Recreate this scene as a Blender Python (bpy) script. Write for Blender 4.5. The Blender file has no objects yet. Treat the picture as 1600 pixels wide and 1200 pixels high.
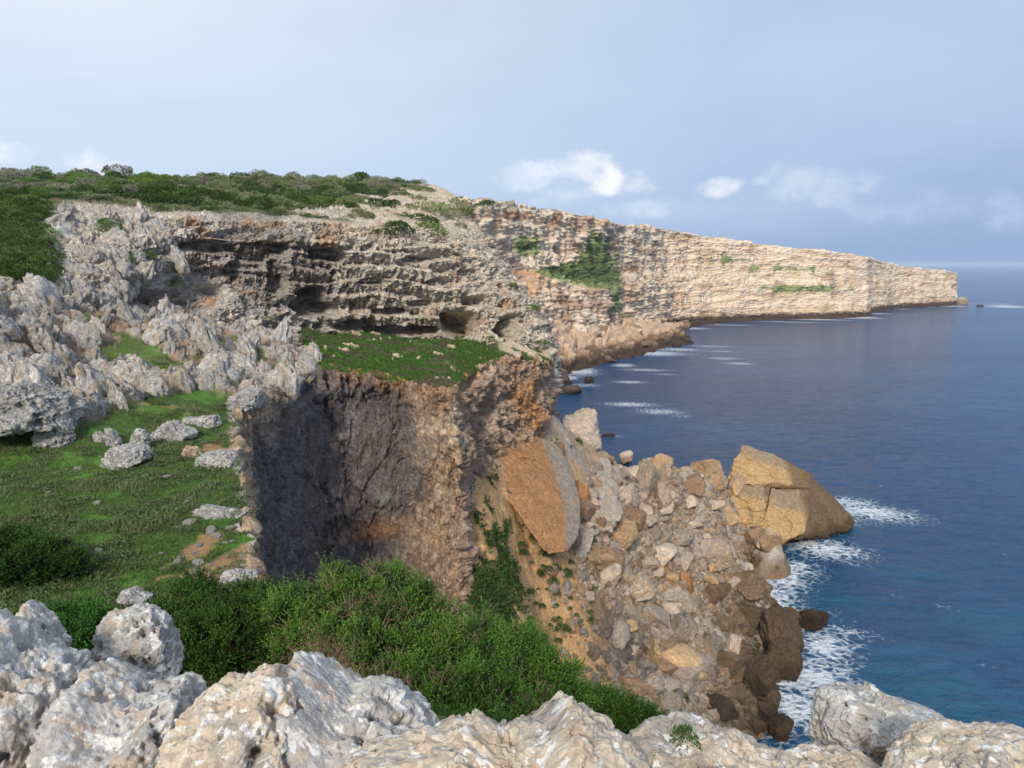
import bpy, bmesh, math, random
import numpy as np
from mathutils import Vector, Matrix

# ------------------------------------------------------------------ camera
scene = bpy.context.scene
COL = scene.collection
FPX = 1200.0                      # focal length in photo pixels (1600 wide)
PITCH = math.radians(8.86)
CAMZ = 50.0
cam_d = bpy.data.cameras.new('camera')
cam = bpy.data.objects.new('camera', cam_d)
COL.objects.link(cam)
cam_d.sensor_width = 36.0
cam_d.lens = 36.0 * FPX / 1600.0
cam_d.clip_start = 0.1
cam_d.clip_end = 250000
cam.location = (0, 0, CAMZ)
cam.rotation_euler = (math.radians(90) - PITCH, 0, 0)
scene.camera = cam

# ------------------------------------------------------------------ light
SUN_EL = math.radians(31)
SUN_AZ = math.radians(190)        # compass style: 0 = +Y, clockwise; behind the camera on the left
scene.view_settings.view_transform = 'Standard'
scene.view_settings.look = 'None'
scene.view_settings.exposure = 0.38
scene.view_settings.gamma = 1.0
scene.render.engine = 'CYCLES'
scene.cycles.volume_bounces = 3
sun_d = bpy.data.lights.new('sun', 'SUN')
sun_d.energy = 2.4
sun_d.angle = math.radians(10)
sun_d.color = (1.0, 0.93, 0.83)
sun = bpy.data.objects.new('sun', sun_d)
COL.objects.link(sun)
sdir = Vector((math.sin(SUN_AZ) * math.cos(SUN_EL), math.cos(SUN_AZ) * math.cos(SUN_EL), math.sin(SUN_EL)))
sun.rotation_euler = sdir.to_track_quat('Z', 'Y').to_euler()
sun.location = (-60, -60, 120)


class NT:
    """small helper to write node trees"""
    def __init__(self, tree):
        self.t = tree
        tree.nodes.clear()

    def n(self, typ, **kw):
        nd = self.t.nodes.new(typ)
        for k, v in kw.items():
            setattr(nd, k, v)
        return nd

    def l(self, a, b):
        self.t.links.new(a, b)

    def val(self, sock, v):
        if hasattr(v, 'is_output') or isinstance(v, bpy.types.NodeSocket):
            self.l(v, sock)
        else:
            sock.default_value = v

    def math(self, op, a, b=0.0, c=None, clamp=False):
        nd = self.n('ShaderNodeMath', operation=op)
        nd.use_clamp = clamp
        self.val(nd.inputs[0], a)
        self.val(nd.inputs[1], b)
        if c is not None:
            self.val(nd.inputs[2], c)
        return nd.outputs[0]

    def mix(self, f, a, b, blend='MIX'):
        nd = self.n('ShaderNodeMix', data_type='RGBA', blend_type=blend)
        nd.clamp_factor = True
        self.val(nd.inputs[0], f)
        self.val(nd.inputs[6], a)
        self.val(nd.inputs[7], b)
        return nd.outputs[2]

    def ramp(self, f, lo, hi):
        nd = self.n('ShaderNodeMapRange', interpolation_type='SMOOTHSTEP')
        self.val(nd.inputs[0], f)
        nd.inputs[1].default_value = lo
        nd.inputs[2].default_value = hi
        return nd.outputs[0]

    def noise(self, vec, scale, detail=4, rough=0.55, dist=0.0):
        nd = self.n('ShaderNodeTexNoise')
        if vec is not None:
            self.l(vec, nd.inputs['Vector'])
        nd.inputs['Scale'].default_value = scale
        nd.inputs['Detail'].default_value = detail
        nd.inputs['Roughness'].default_value = rough
        nd.inputs['Distortion'].default_value = dist
        return nd.outputs[0]


def rgb(r, g, b):
    """sRGB 0-255 to linear"""
    o = []
    for c in (r, g, b):
        c /= 255.0
        o.append(c / 12.92 if c < 0.04045 else ((c + 0.055) / 1.055) ** 2.4)
    return (o[0], o[1], o[2], 1.0)


# ------------------------------------------------------------------ sky
world = bpy.data.worlds.new('World')
scene.world = world
world.use_nodes = True
W = NT(world.node_tree)
tc = W.n('ShaderNodeTexCoord')
sky = W.n('ShaderNodeTexSky', sky_type='NISHITA')
sky.sun_disc = False
sky.sun_elevation = SUN_EL
sky.sun_rotation = SUN_AZ
sky.air_density = 1.0
sky.dust_density = 1.0
nis = W.mix(1.0, sky.outputs[0], (0.10, 0.10, 0.10, 1), 'MULTIPLY')
sep = W.n('ShaderNodeSeparateXYZ')
W.l(tc.outputs['Generated'], sep.inputs[0])
dx, dy, dz = sep.outputs
az = W.math('ARCTAN2', dx, dy)
el = W.math('ARCSINE', dz)
# thin veil of cloud: brighter to the left and overhead, bluer to the right and low down
nz = W.n('ShaderNodeVectorMath', operation='MULTIPLY')
W.l(tc.outputs['Generated'], nz.inputs[0])
nz.inputs[1].default_value = (1.0, 1.0, 3.2)
n1 = W.noise(nz.outputs[0], 1.6, 6, 0.5, 0.3)
n2 = W.noise(nz.outputs[0], 4.5, 6, 0.55, 0.2)
lo_col = W.mix(W.ramp(az, -0.55, 0.62), rgb(186, 206, 236), rgb(136, 164, 206))
hi_col = W.mix(W.ramp(az, -0.62, 0.45), rgb(226, 234, 243), rgb(176, 194, 222))
veil = W.mix(W.ramp(el, 0.0, 0.34), lo_col, hi_col)
veil = W.mix(W.math('MULTIPLY', W.ramp(n1, 0.42, 0.70), 0.32), veil, rgb(206, 217, 236))
veil = W.mix(W.math('MULTIPLY', W.ramp(n2, 0.45, 0.75), 0.16), veil, rgb(170, 184, 212))
band = W.math('MULTIPLY', W.math('SUBTRACT', 1.0, W.ramp(el, 0.0, 0.055)), W.ramp(az, -0.05, 0.35))
veil = W.mix(W.math('MULTIPLY', band, 0.75), veil, rgb(126, 157, 203))
skyc = W.mix(0.90, nis, veil)
# low cumulus (azimuth, elevation, half width, half height, strength)
nv = W.n('ShaderNodeVectorMath', operation='MULTIPLY')
W.l(tc.outputs['Generated'], nv.inputs[0])
nv.inputs[1].default_value = (1.0, 1.0, 1.5)
cn = W.noise(nv.outputs[0], 26, 7, 0.58, 0.1)
cnb = W.noise(nv.outputs[0], 9, 4, 0.5, 0.0)


def sky_px(px, py):
    u = (px - 800) / FPX
    v = (600 - py) / FPX
    d = Vector((u, math.cos(PITCH) + v * math.sin(PITCH), -math.sin(PITCH) + v * math.cos(PITCH))).normalized()
    return math.atan2(d.x, d.y), math.asin(d.z)


for (px, py, hw, hh, st, c) in [
        (905, 266, 70, 30, 0.9, (236, 240, 247)), (962, 289, 56, 27, 1.0, (246, 246, 247)),
        (835, 282, 56, 30, 0.75, (222, 231, 246)), (868, 308, 50, 24, 0.65, (222, 231, 246)),
        (1132, 296, 46, 22, 0.95, (232, 236, 243)), (1185, 285, 16, 10, 0.5, (215, 223, 238)),
        (1275, 296, 95, 40, 0.8, (204, 214, 234)), (995, 330, 54, 18, 0.75, (214, 224, 241)),
        (1490, 328, 180, 32, 0.75, (184, 198, 225)), (1090, 330, 170, 22, 0.3, (196, 210, 235)),
        (155, 258, 48, 20, 0.85, (240, 244, 249)), (5, 245, 50, 22, 0.85, (240, 244, 249)),
        (60, 285, 190, 26, 0.35, (228, 236, 248)), (1690, 345, 120, 30, 0.5, (184, 198, 224))]:
    a0, e0 = sky_px(px, py)
    da = W.math('DIVIDE', W.math('SUBTRACT', az, a0), hw / FPX)
    de = W.math('DIVIDE', W.math('SUBTRACT', el, e0), hh / FPX)
    # flatter bottoms: below the centre the ellipse is squashed
    de = W.math('MAXIMUM', de, W.math('MULTIPLY', de, -1.5))
    r2 = W.math('ADD', W.math('MULTIPLY', da, da), W.math('MULTIPLY', de, de))
    f = W.math('ADD', W.math('SUBTRACT', 1.15, r2),
               W.math('ADD', W.math('MULTIPLY', W.math('SUBTRACT', cn, 0.5), 4.2),
                      W.math('MULTIPLY', W.math('SUBTRACT', cnb, 0.5), 0.8)))
    m = W.math("MULTIPLY", W.ramp(f, 0.05, 1.7), st * 0.85)
    skyc = W.mix(m, skyc, rgb(*c))
bg = W.n('ShaderNodeBackground')
W.l(skyc, bg.inputs[0])
bg.inputs[1].default_value = 0.88
wo = W.n('ShaderNodeOutputWorld')
W.l(bg.outputs[0], wo.inputs[0])

# ------------------------------------------------------------------ numpy noise
rs = np.random.RandomState(7)
PERM = np.concatenate([rs.permutation(256)] * 3).astype(np.int32)
G3 = rs.normal(size=(256, 3)).astype(np.float32)
G3 /= np.linalg.norm(G3, axis=1, keepdims=True)
J3 = rs.rand(256, 3).astype(np.float32)


def pn(p):
    """3-D gradient noise, about -1..1"""
    sh = p.shape[:-1]
    p = p.reshape(-1, 3).astype(np.float32)
    i = np.floor(p)
    f = p - i
    i = i.astype(np.int32) & 255
    u = f * f * f * (f * (f * 6 - 15) + 10)
    out = np.zeros(len(p), np.float32)
    for a in (0, 1):
        ha = PERM[i[:, 0] + a]
        wa = u[:, 0] if a else 1 - u[:, 0]
        for b in (0, 1):
            hb = PERM[ha + i[:, 1] + b]
            wb = wa * (u[:, 1] if b else 1 - u[:, 1])
            for c in (0, 1):
                g = G3[PERM[hb + i[:, 2] + c]]
                w = wb * (u[:, 2] if c else 1 - u[:, 2])
                out += w * (g[:, 0] * (f[:, 0] - a) + g[:, 1] * (f[:, 1] - b) + g[:, 2] * (f[:, 2] - c))
    return (out * 1.6).reshape(sh)


def sc(p, s, off=0.0):
    s = np.array(s if hasattr(s, '__len__') else (s, s, s), np.float32)
    return p.astype(np.float32) * s + np.float32(off)


def fbm(p, o=4, gain=0.5):
    r = 0
    a = 1.0
    t = 0
    for k in range(o):
        r = r + a * pn(p + 17.3 * k)
        t += a
        a *= gain
        p = p * 2.03
    return r / t * 1.3


def ridged(p, o=4, gain=0.5):
    r = 0
    a = 1.0
    t = 0
    for k in range(o):
        n = 1 - np.abs(pn(p + 31.7 * k)) * 1.6
        r = r + a * n
        t += a
        a *= gain
        p = p * 2.07
    return r / t            # about 0..1, crests near 1


def worley(p):
    """F1, F2 and a random value of the nearest cell"""
    sh = p.shape[:-1]
    p = p.reshape(-1, 3).astype(np.float32)
    b = np.floor(p - 0.5)
    f1 = np.full(len(p), 9.0, np.float32)
    f2 = np.full(len(p), 9.0, np.float32)
    cid = np.zeros(len(p), np.float32)
    for a in (0, 1):
        for c in (0, 1):
            for e in (0, 1):
                cell = b + np.array((a, c, e), np.float32)
                ic = cell.astype(np.int32) & 255
                h = PERM[PERM[PERM[ic[:, 0]] + ic[:, 1]] + ic[:, 2]]
                q = cell + J3[h] - p
                d = np.sqrt((q * q).sum(1))
                nearer = d < f1
                f2 = np.where(nearer, f1, np.minimum(f2, d))
                cid = np.where(nearer, h / 255.0, cid)
                f1 = np.minimum(f1, d)
    return f1.reshape(sh), f2.reshape(sh), cid.reshape(sh)


def sst(x, a, b):
    t = np.clip((x - a) / (b - a), 0, 1)
    return t * t * (3 - 2 * t)


def lerp(a, b, t):
    return a + (b - a) * t


def mixc(c, d, t):
    return c + (np.asarray(d, np.float32)[..., :3] - c) * t[..., None]


# ------------------------------------------------------------------ pixel <-> place
CP, SP = math.cos(PITCH), math.sin(PITCH)


def at(px, py, Y):
    """place at forward distance Y whose image falls on (px, py)"""
    u = (px - 800) / FPX
    v = (600 - py) / FPX
    k = Y / (CP + v * SP)
    return np.array((u * k, Y, CAMZ + (-SP + v * CP) * k))


def atz(px, py, z):
    u = (px - 800) / FPX
    v = (600 - py) / FPX
    k = (z - CAMZ) / (-SP + v * CP)
    return np.array((u * k, (CP + v * SP) * k, z))


def pix(P):
    """image position of places, for choosing where plants and stains go"""
    d = P - np.array((0, 0, CAMZ))
    fwd = d[..., 1] * CP - d[..., 2] * SP
    up = d[..., 1] * SP + d[..., 2] * CP
    fwd = np.maximum(fwd, 0.1)
    return 800 + FPX * d[..., 0] / fwd, 600 - FPX * up / fwd


# ------------------------------------------------------------------ mesh helpers
def mesh_np(name, V, F, col=None, smooth=True):
    """V (n,3), F (m,k) with k = 3 or 4"""
    V = np.ascontiguousarray(V.reshape(-1, 3), np.float32)
    F = np.ascontiguousarray(F, np.int32)
    m, k = F.shape
    me = bpy.data.meshes.new(name)
    me.vertices.add(len(V))
    me.vertices.foreach_set('co', V.ravel())
    me.loops.add(m * k)
    me.loops.foreach_set('vertex_index', F.ravel())
    me.polygons.add(m)
    me.polygons.foreach_set('loop_start', np.arange(0, m * k, k, dtype=np.int32))
    me.polygons.foreach_set('use_smooth', np.full(m, smooth, bool))
    if col is not None:
        a = me.attributes.new('Col', 'FLOAT_COLOR', 'POINT')
        c = np.ones((len(V), 4), np.float32)
        c[:, :3] = np.clip(col.reshape(-1, 3), 0.004, 0.95)
        a.data.foreach_set('color', c.ravel())
    me.update(calc_edges=True)
    return me


def grid_faces(nv, nu):
    i = np.arange(nv * nu).reshape(nv, nu)
    return np.stack([i[:-1, :-1], i[1:, :-1], i[1:, 1:], i[:-1, 1:]], -1).reshape(-1, 4)


def link(name, me, mat, parent=None):
    o = bpy.data.objects.new(name, me)
    COL.objects.link(o)
    if mat is not None:
        if not me.materials:
            me.materials.append(mat)
    if parent is not None:
        o.parent = parent
    return o


def tag(o, label=None, cat=None, group=None, kind=None):
    if label:
        o['label'] = label
    if cat:
        o['category'] = cat
    if group:
        o['group'] = group
    if kind:
        o['kind'] = kind
    return o


def grid_normals(P, sign=1.0):
    du = np.gradient(P, axis=1)
    dv = np.gradient(P, axis=0)
    n = np.cross(du, dv)
    n /= np.linalg.norm(n, axis=-1, keepdims=True) + 1e-9
    return n * sign


def smooth_grid(P, k):
    for _ in range(k):
        Q = P.copy()
        Q[1:-1] = (P[:-2] + 2 * P[1:-1] + P[2:]) / 4
        R = Q.copy()
        R[:, 1:-1] = (Q[:, :-2] + 2 * Q[:, 1:-1] + Q[:, 2:]) / 4
        P = R
    return P


def lin_rows(ctrl, counts_v, counts_u):
    """ctrl[r][c] points, linear interpolation with a number of samples per cell"""
    A = np.array(ctrl, float)
    us = np.concatenate([i + np.arange(n) / n for i, n in enumerate(counts_u)] + [[len(counts_u)]])
    vs = np.concatenate([i + np.arange(n) / n for i, n in enumerate(counts_v)] + [[len(counts_v)]])
    iu = np.minimum(us.astype(int), A.shape[1] - 2)
    fu = (us - iu)[None, :, None]
    B = A[:, iu] * (1 - fu) + A[:, iu + 1] * fu
    iv = np.minimum(vs.astype(int), A.shape[0] - 2)
    fv = (vs - iv)[:, None, None]
    return B[iv] * (1 - fv) + B[iv + 1] * fv


class RBF:
    """thin plate surface z(x, y) through scattered points"""
    def __init__(self, pts, smooth=0.0):
        p = np.array(pts, float)
        self.c = p[:, :2]
        self.s = max(np.ptp(p[:, 0]), np.ptp(p[:, 1]))
        n = len(p)
        K = self.k(self.c, self.c) + np.eye(n) * smooth
        Q = np.hstack([np.ones((n, 1)), self.c / self.s])
        A = np.block([[K, Q], [Q.T, np.zeros((3, 3))]])
        w = np.linalg.solve(A, np.concatenate([p[:, 2], np.zeros(3)]))
        self.w, self.a = w[:n], w[n:]

    def k(self, a, b):
        r2 = ((a[:, None] - b[None]) ** 2).sum(-1) / self.s ** 2
        return 0.5 * r2 * np.log(r2 + 1e-12)

    def __call__(self, X, Y):
        q = np.stack([np.ravel(X), np.ravel(Y)], -1).astype(float)
        out = np.empty(len(q))
        for i in range(0, len(q), 20000):
            s = q[i:i + 20000]
            out[i:i + 20000] = self.k(s, self.c) @ self.w + self.a[0] + (s / self.s) @ self.a[1:]
        return out.reshape(np.shape(X))


_ico = {}


def ico(sub):
    if sub not in _ico:
        bm = bmesh.new()
        bmesh.ops.create_icosphere(bm, subdivisions=sub, radius=1.0)
        V = np.array([v.co[:] for v in bm.verts], np.float32)
        F = np.array([[v.index for v in f.verts] for f in bm.faces], np.int32)
        bm.free()
        V /= np.linalg.norm(V, axis=1, keepdims=True)
        _ico[sub] = (V, F)
    return _ico[sub]


# ------------------------------------------------------------------ materials
def rock_mat(name, s=1.0, bump=0.6, var=0.35, lichen_pits=0.0, wet_z=None, rough=0.9, crack=0.0, per_object=False):
    """stone: colour from the mesh, broken up by fine grain; s = grain size in metres"""
    m = bpy.data.materials.new(name)
    m.use_nodes = True
    N = NT(m.node_tree)
    tcn = N.n('ShaderNodeTexCoord')
    oi = N.n('ShaderNodeObjectInfo')
    off = N.n('ShaderNodeVectorMath', operation='ADD')
    N.l(tcn.outputs['Object'], off.inputs[0])
    cmb = N.n('ShaderNodeCombineXYZ')
    N.l(N.math('MULTIPLY', oi.outputs['Random'], 40.0), cmb.inputs[0])
    N.l(cmb.outputs[0], off.inputs[1])
    v = off.outputs[0]
    at_ = N.n('ShaderNodeAttribute', attribute_name='Col')
    c = at_.outputs['Color']
    a = N.noise(v, 1.0 / s, 6, 0.62, 0.3)
    b = N.noise(v, 4.0 / s, 5, 0.65, 0.0)
    f = N.math('ADD', N.math('MULTIPLY', N.math('SUBTRACT', a, 0.5), 2.2 * var),
               N.math('MULTIPLY', N.math('SUBTRACT', b, 0.5), 2.4 * var))
    f = N.math('ADD', f, 1.0)
    f = N.math('MULTIPLY', f, N.math('ADD', 0.86, N.math('MULTIPLY', oi.outputs['Random'], 0.28))) if per_object else f
    sclr = N.n('ShaderNodeVectorMath', operation='SCALE')
    N.l(c, sclr.inputs[0])
    N.l(f, sclr.inputs['Scale'])
    c = sclr.outputs[0]
    hb = N.math('ADD', N.math('MULTIPLY', a, 1.0), N.math('MULTIPLY', b, 0.45))
    if crack > 0:
        ck = N.noise(v, 0.55 / s, 5, 0.6, 0.8)
        ck2 = N.noise(v, 1.7 / s, 4, 0.6, 0.6)
        cl_ = N.math('MAXIMUM', N.math('SUBTRACT', 1.0, N.ramp(N.math('ABSOLUTE', N.math('SUBTRACT', ck, 0.5)), 0.0, 0.022)),
                     N.math('MULTIPLY', N.math('SUBTRACT', 1.0, N.ramp(N.math('ABSOLUTE', N.math('SUBTRACT', ck2, 0.52)), 0.0, 0.03)), 0.7))
        hb = N.math('SUBTRACT', hb, N.math('MULTIPLY', cl_, crack))
        hue = N.noise(v, 0.35 / s, 3, 0.6, 0.5)
        c = N.mix(N.math('MULTIPLY', N.ramp(hue, 0.52, 0.70), 0.3), c, N.mix(1.0, c, (1.25, 1.0, 0.76, 1), 'MULTIPLY'))
        c = N.mix(N.math('MULTIPLY', N.ramp(hue, 0.48, 0.32), 0.35), c, N.mix(1.0, c, (0.92, 0.97, 1.02, 1), 'MULTIPLY'))
    if lichen_pits > 0:
        vo = N.n('ShaderNodeTexVoronoi', feature='SMOOTH_F1')
        wv = N.n('ShaderNodeVectorMath', operation='ADD')
        nn = N.n('ShaderNodeTexNoise')
        N.l(v, nn.inputs['Vector'])
        nn.inputs['Scale'].default_value = 2.2 / s
        nn.inputs['Detail'].default_value = 5
        wsc = N.n('ShaderNodeVectorMath', operation='SCALE')
        N.l(nn.outputs['Color'], wsc.inputs[0])
        wsc.inputs['Scale'].default_value = 0.5 * s
        N.l(v, wv.inputs[0])
        N.l(wsc.outputs[0], wv.inputs[1])
        l0 = N.noise(wv.outputs[0], 0.45 / s, 4, 0.6)
        l1 = N.noise(wv.outputs[0], 1.5 / s, 4, 0.62)
        l2 = N.noise(wv.outputs[0], 0.8 / s, 4, 0.6)
        l3 = N.noise(wv.outputs[0], 4.6 / s, 3, 0.6)
        c = N.mix(N.math('MULTIPLY', N.ramp(l2, 0.52, 0.60), 0.6), c, rgb(190, 164, 134))
        c = N.mix(N.math('MULTIPLY', N.ramp(l0, 0.50, 0.40), 0.55), c, rgb(150, 146, 142))
        c = N.mix(N.math('MULTIPLY', N.ramp(l1, 0.56, 0.585), lichen_pits), c, rgb(226, 224, 218))
        c = N.mix(N.math('MULTIPLY', N.ramp(l1, 0.43, 0.39), 0.35 * lichen_pits), c, rgb(128, 122, 117))
        c = N.mix(N.math('MULTIPLY', N.ramp(l3, 0.64, 0.68), 0.6 * lichen_pits), c, rgb(86, 80, 74))  # dark flecks painted in as the shade of small pits and cracks
        c = N.mix(N.math('MULTIPLY', N.ramp(l3, 0.37, 0.33), 0.6 * lichen_pits), c, rgb(222, 217, 208))
    if wet_z is not None:
        ge = N.n('ShaderNodeNewGeometry')
        sp = N.n('ShaderNodeSeparateXYZ')
        N.l(ge.outputs['Position'], sp.inputs[0])
        wn = N.noise(ge.outputs['Position'], 0.25, 4, 0.6)
        zz = N.math('ADD', sp.outputs[2], N.math('MULTIPLY', N.math('SUBTRACT', wn, 0.5), 5.0))
        wet = N.ramp(zz, wet_z, wet_z * 0.45)
        c = N.mix(N.math('MULTIPLY', wet, 0.85), c, N.mix(1.0, c, (0.42, 0.36, 0.29, 1), 'MULTIPLY'))
    bs = N.n('ShaderNodeBsdfPrincipled')
    N.l(c, bs.inputs['Base Color'])
    bs.inputs['Roughness'].default_value = rough
    bs.inputs['Specular IOR Level'].default_value = 0.25
    bp = N.n('ShaderNodeBump')
    bp.inputs['Strength'].default_value = bump
    bp.inputs['Distance'].default_value = 0.35 * s
    N.l(hb, bp.inputs['Height'])
    N.l(bp.outputs[0], bs.inputs['Normal'])
    o = N.n('ShaderNodeOutputMaterial')
    N.l(bs.outputs[0], o.inputs[0])
    return m


def leaf_mat(name, trans=0.10, rough=0.6):
    m = bpy.data.materials.new(name)
    m.use_nodes = True
    N = NT(m.node_tree)
    a = N.n('ShaderNodeAttribute', attribute_name='Col')
    oi = N.n('ShaderNodeObjectInfo')
    hs = N.n('ShaderNodeHueSaturation')
    N.l(a.outputs['Color'], hs.inputs['Color'])
    N.l(N.math('ADD', 0.485, N.math('MULTIPLY', oi.outputs['Random'], 0.03)), hs.inputs['Hue'])
    N.l(N.math('ADD', 0.82, N.math('MULTIPLY', oi.outputs['Random'], 0.36)), hs.inputs['Value'])
    bs = N.n('ShaderNodeBsdfPrincipled')
    N.l(hs.outputs[0], bs.inputs['Base Color'])
    bs.inputs['Roughness'].default_value = rough
    bs.inputs['Specular IOR Level'].default_value = 0.2
    tr = N.n('ShaderNodeBsdfTranslucent')
    N.l(hs.outputs[0], tr.inputs[0])
    mx = N.n('ShaderNodeMixShader')
    mx.inputs[0].default_value = trans
    N.l(bs.outputs[0], mx.inputs[1])
    N.l(tr.outputs[0], mx.inputs[2])
    o = N.n('ShaderNodeOutputMaterial')
    N.l(mx.outputs[0], o.inputs[0])
    return m


M_CLIFF = rock_mat('cliff_stone', 0.55, 0.9, 0.62, wet_z=3.0, crack=0.4)
M_FAR = rock_mat('far_cliff_stone', 2.4, 0.55, 0.34, wet_z=9.0, crack=0.25)
M_GROUND = rock_mat('ground_soil', 0.35, 0.6, 0.35)
M_TALUS = rock_mat('talus_stone', 0.5, 0.8, 0.5, wet_z=3.4, crack=0.3)
M_BOULDER = rock_mat('boulder_stone', 0.6, 0.8, 0.48, wet_z=3.0, crack=0.3, per_object=True)
M_KARST = rock_mat('karst_stone', 0.28, 1.0, 0.6, crack=0.4, per_object=True)
M_FORE = rock_mat('lichen_stone', 0.10, 0.75, 0.34, lichen_pits=0.85)
M_LEAF = leaf_mat('leaves')
M_GRASS = leaf_mat('grass_blades', 0.3)
M_BARK = rock_mat('bark', 0.03, 0.4, 0.3)

GREY = np.array(rgb(192, 188, 181)[:3], np.float32)
PALE = np.array(rgb(202, 194, 182)[:3], np.float32)
CREAM = np.array(rgb(200, 178, 150)[:3], np.float32)
TAN = np.array(rgb(186, 150, 112)[:3], np.float32)
ORANGE = np.array(rgb(182, 130, 82)[:3], np.float32)
BROWN = np.array(rgb(152, 128, 108)[:3], np.float32)
DARK = np.array(rgb(96, 88, 83)[:3], np.float32)
CHAR = np.array(rgb(92, 87, 86)[:3], np.float32)
SOIL = np.array(rgb(166, 124, 90)[:3], np.float32)
GREEN = np.array(rgb(82, 106, 48)[:3], np.float32)
GREENB = np.array(rgb(94, 132, 54)[:3], np.float32)
GREENG = np.array(rgb(110, 118, 84)[:3], np.float32)
GREEND = np.array(rgb(52, 74, 34)[:3], np.float32)


def blob(P, px, py, Y, rx, ry, rz):
    """soft ellipsoid weight about a place"""
    c = at(px, py, Y)
    q = (P - c) / np.array((rx, ry, rz))
    return np.exp(-(q * q).sum(-1) * 1.2)



# ================================================================== TERRAIN
def to_cam(P):
    d = np.array((0, 0, CAMZ)) - P
    return d / np.linalg.norm(d, axis=-1, keepdims=True)


def facing(P, k=0):
    n = grid_normals(smooth_grid(P, k) if k else P)
    if (n * to_cam(P)).sum(-1).mean() < 0:
        n = -n
    return n


def caves(P, N, lst):
    """hollows: (px, py, Y, half width, half height, depth); flat floors, arched tops"""
    off = np.zeros(P.shape[:2])
    for (px, py, Y, rx, rz, dep) in lst:
        c = at(px, py, Y)
        wob = 0.22 * pn(sc(P, 0.55, px))
        x = (P[..., 0] - c[0]) / rx
        z = (P[..., 2] - c[2]) / rz
        z = np.where(z < 0, z * 1.25, z)
        r = (np.abs(x) ** 2.4 + np.abs(z) ** 2.4) ** (1 / 2.4) + wob
        near = np.exp(-((P[..., 1] - c[1]) / 9.0) ** 2)
        off = np.maximum(off, dep * (1 - sst(r, 0.62, 1.0)) * near)
    return P - N * off[..., None], off


def strata(P, freq, warp, seed):
    h = P[..., 2] * freq + warp * fbm(sc(P, 0.05, seed), 2)
    fr = h - np.floor(h)
    return np.where(fr < 0.82, (fr / 0.82) ** 1.6, 1 - sst(fr, 0.82, 1.0)), np.floor(h)


# ---------------------------------------------------------------- plateau and upper cliff
ucols = [
    # skyline            plateau            cliff top          brow               middle             foot
    [(-420, 262, 140), (-420, 300, 85), (-420, 335, 62), (-420, 370, 56), (-420, 405, 52), (-420, 440, 48)],
    [(-120, 266, 140), (-120, 303, 86), (-120, 338, 63), (-120, 371, 57), (-120, 405, 53), (-120, 440, 49)],
    [(0, 270, 140), (0, 305, 88), (0, 341, 64), (0, 372, 58), (0, 405, 54), (0, 442, 50)],
    [(90, 272, 140), (90, 302, 90), (88, 332, 66), (80, 380, 60), (85, 430, 55), (100, 472, 52)],
    [(175, 273, 142), (175, 304, 90), (178, 338, 68), (180, 380, 62), (190, 430, 58), (200, 484, 55)],
    [(240, 273, 145), (240, 306, 92), (240, 342, 69), (222, 368, 65), (226, 430, 61.5), (235, 492, 59)],
    [(300, 274, 150), (300, 307, 95), (292, 338, 70), (276, 364, 67.5), (285, 420, 69), (290, 502, 62)],
    [(380, 275, 152), (380, 310, 98), (378, 346, 74), (370, 372, 71), (375, 440, 72), (375, 508, 67)],
    [(460, 276, 152), (460, 312, 102), (462, 346, 77), (460, 376, 73.5), (460, 440, 74.5), (460, 508, 73)],
    [(540, 277, 152), (540, 314, 105), (545, 352, 80), (545, 380, 77), (545, 445, 77), (545, 520, 79)],
    [(612, 279, 148), (612, 317, 108), (620, 352, 84), (625, 382, 80.5), (625, 445, 79.5), (625, 526, 82)],
    [(662, 283, 140), (664, 320, 112), (688, 360, 90), (700, 390, 86), (705, 450, 82.5), (705, 527, 82)],
    [(688, 290, 132), (702, 328, 113), (728, 366, 98), (753, 405, 90), (764, 465, 85), (770, 531, 82)],
    [(706, 299, 128), (720, 335, 115), (745, 364, 105), (780, 420, 94), (805, 470, 87), (820, 540, 83)],
    [(711, 303, 127), (727, 338, 116), (757, 368, 108), (790, 428, 97), (846, 484, 90), (861, 545, 86)],
    [(711, 308, 131), (728, 345, 124), (757, 372, 118), (789, 432, 107), (848, 489, 100), (864, 552, 97)],
    [(640, 330, 190), (650, 360, 190), (690, 400, 190), (730, 440, 185), (800, 500, 180), (830, 560, 180)],
]
U = []
for c in ucols:
    p = [at(*q) for q in c]
    back = at(c[0][0], c[0][1], 420)
    back[2] = p[0][2] - 2.5
    if c is ucols[-1]:
        back = p[0] + np.array((-60, 60, 4.0))
    foot = p[5] + np.array((0, -0.3, -5.0))
    U.append([back] + p + [foot])
U = np.array(U).transpose(1, 0, 2)
cv = [16, 70, 80, 110, 160, 190, 40]
cu = [40, 46, 70, 90, 76, 76, 100, 100, 100, 95, 75, 66, 60, 60, 50, 16]
UP = lin_rows(U, cv, cu)
UP = smooth_grid(UP, 12)
rowf = np.concatenate([i + np.arange(n) / n for i, n in enumerate(cv)] + [[len(cv)]])[:, None] * np.ones((1, UP.shape[1]))
UN = facing(UP, 6)
UN[rowf < 2.6] = lerp(UN[rowf < 2.6], np.array((0, 0, 1.0)), 0.8)
UN = lerp(UN, UN * np.array((1, 1, 0.25)), sst(rowf, 2.5, 3.1)[..., None])
upx, upy = pix(UP)
n_lo = fbm(sc(UP, 0.10, 3), 3)
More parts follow.
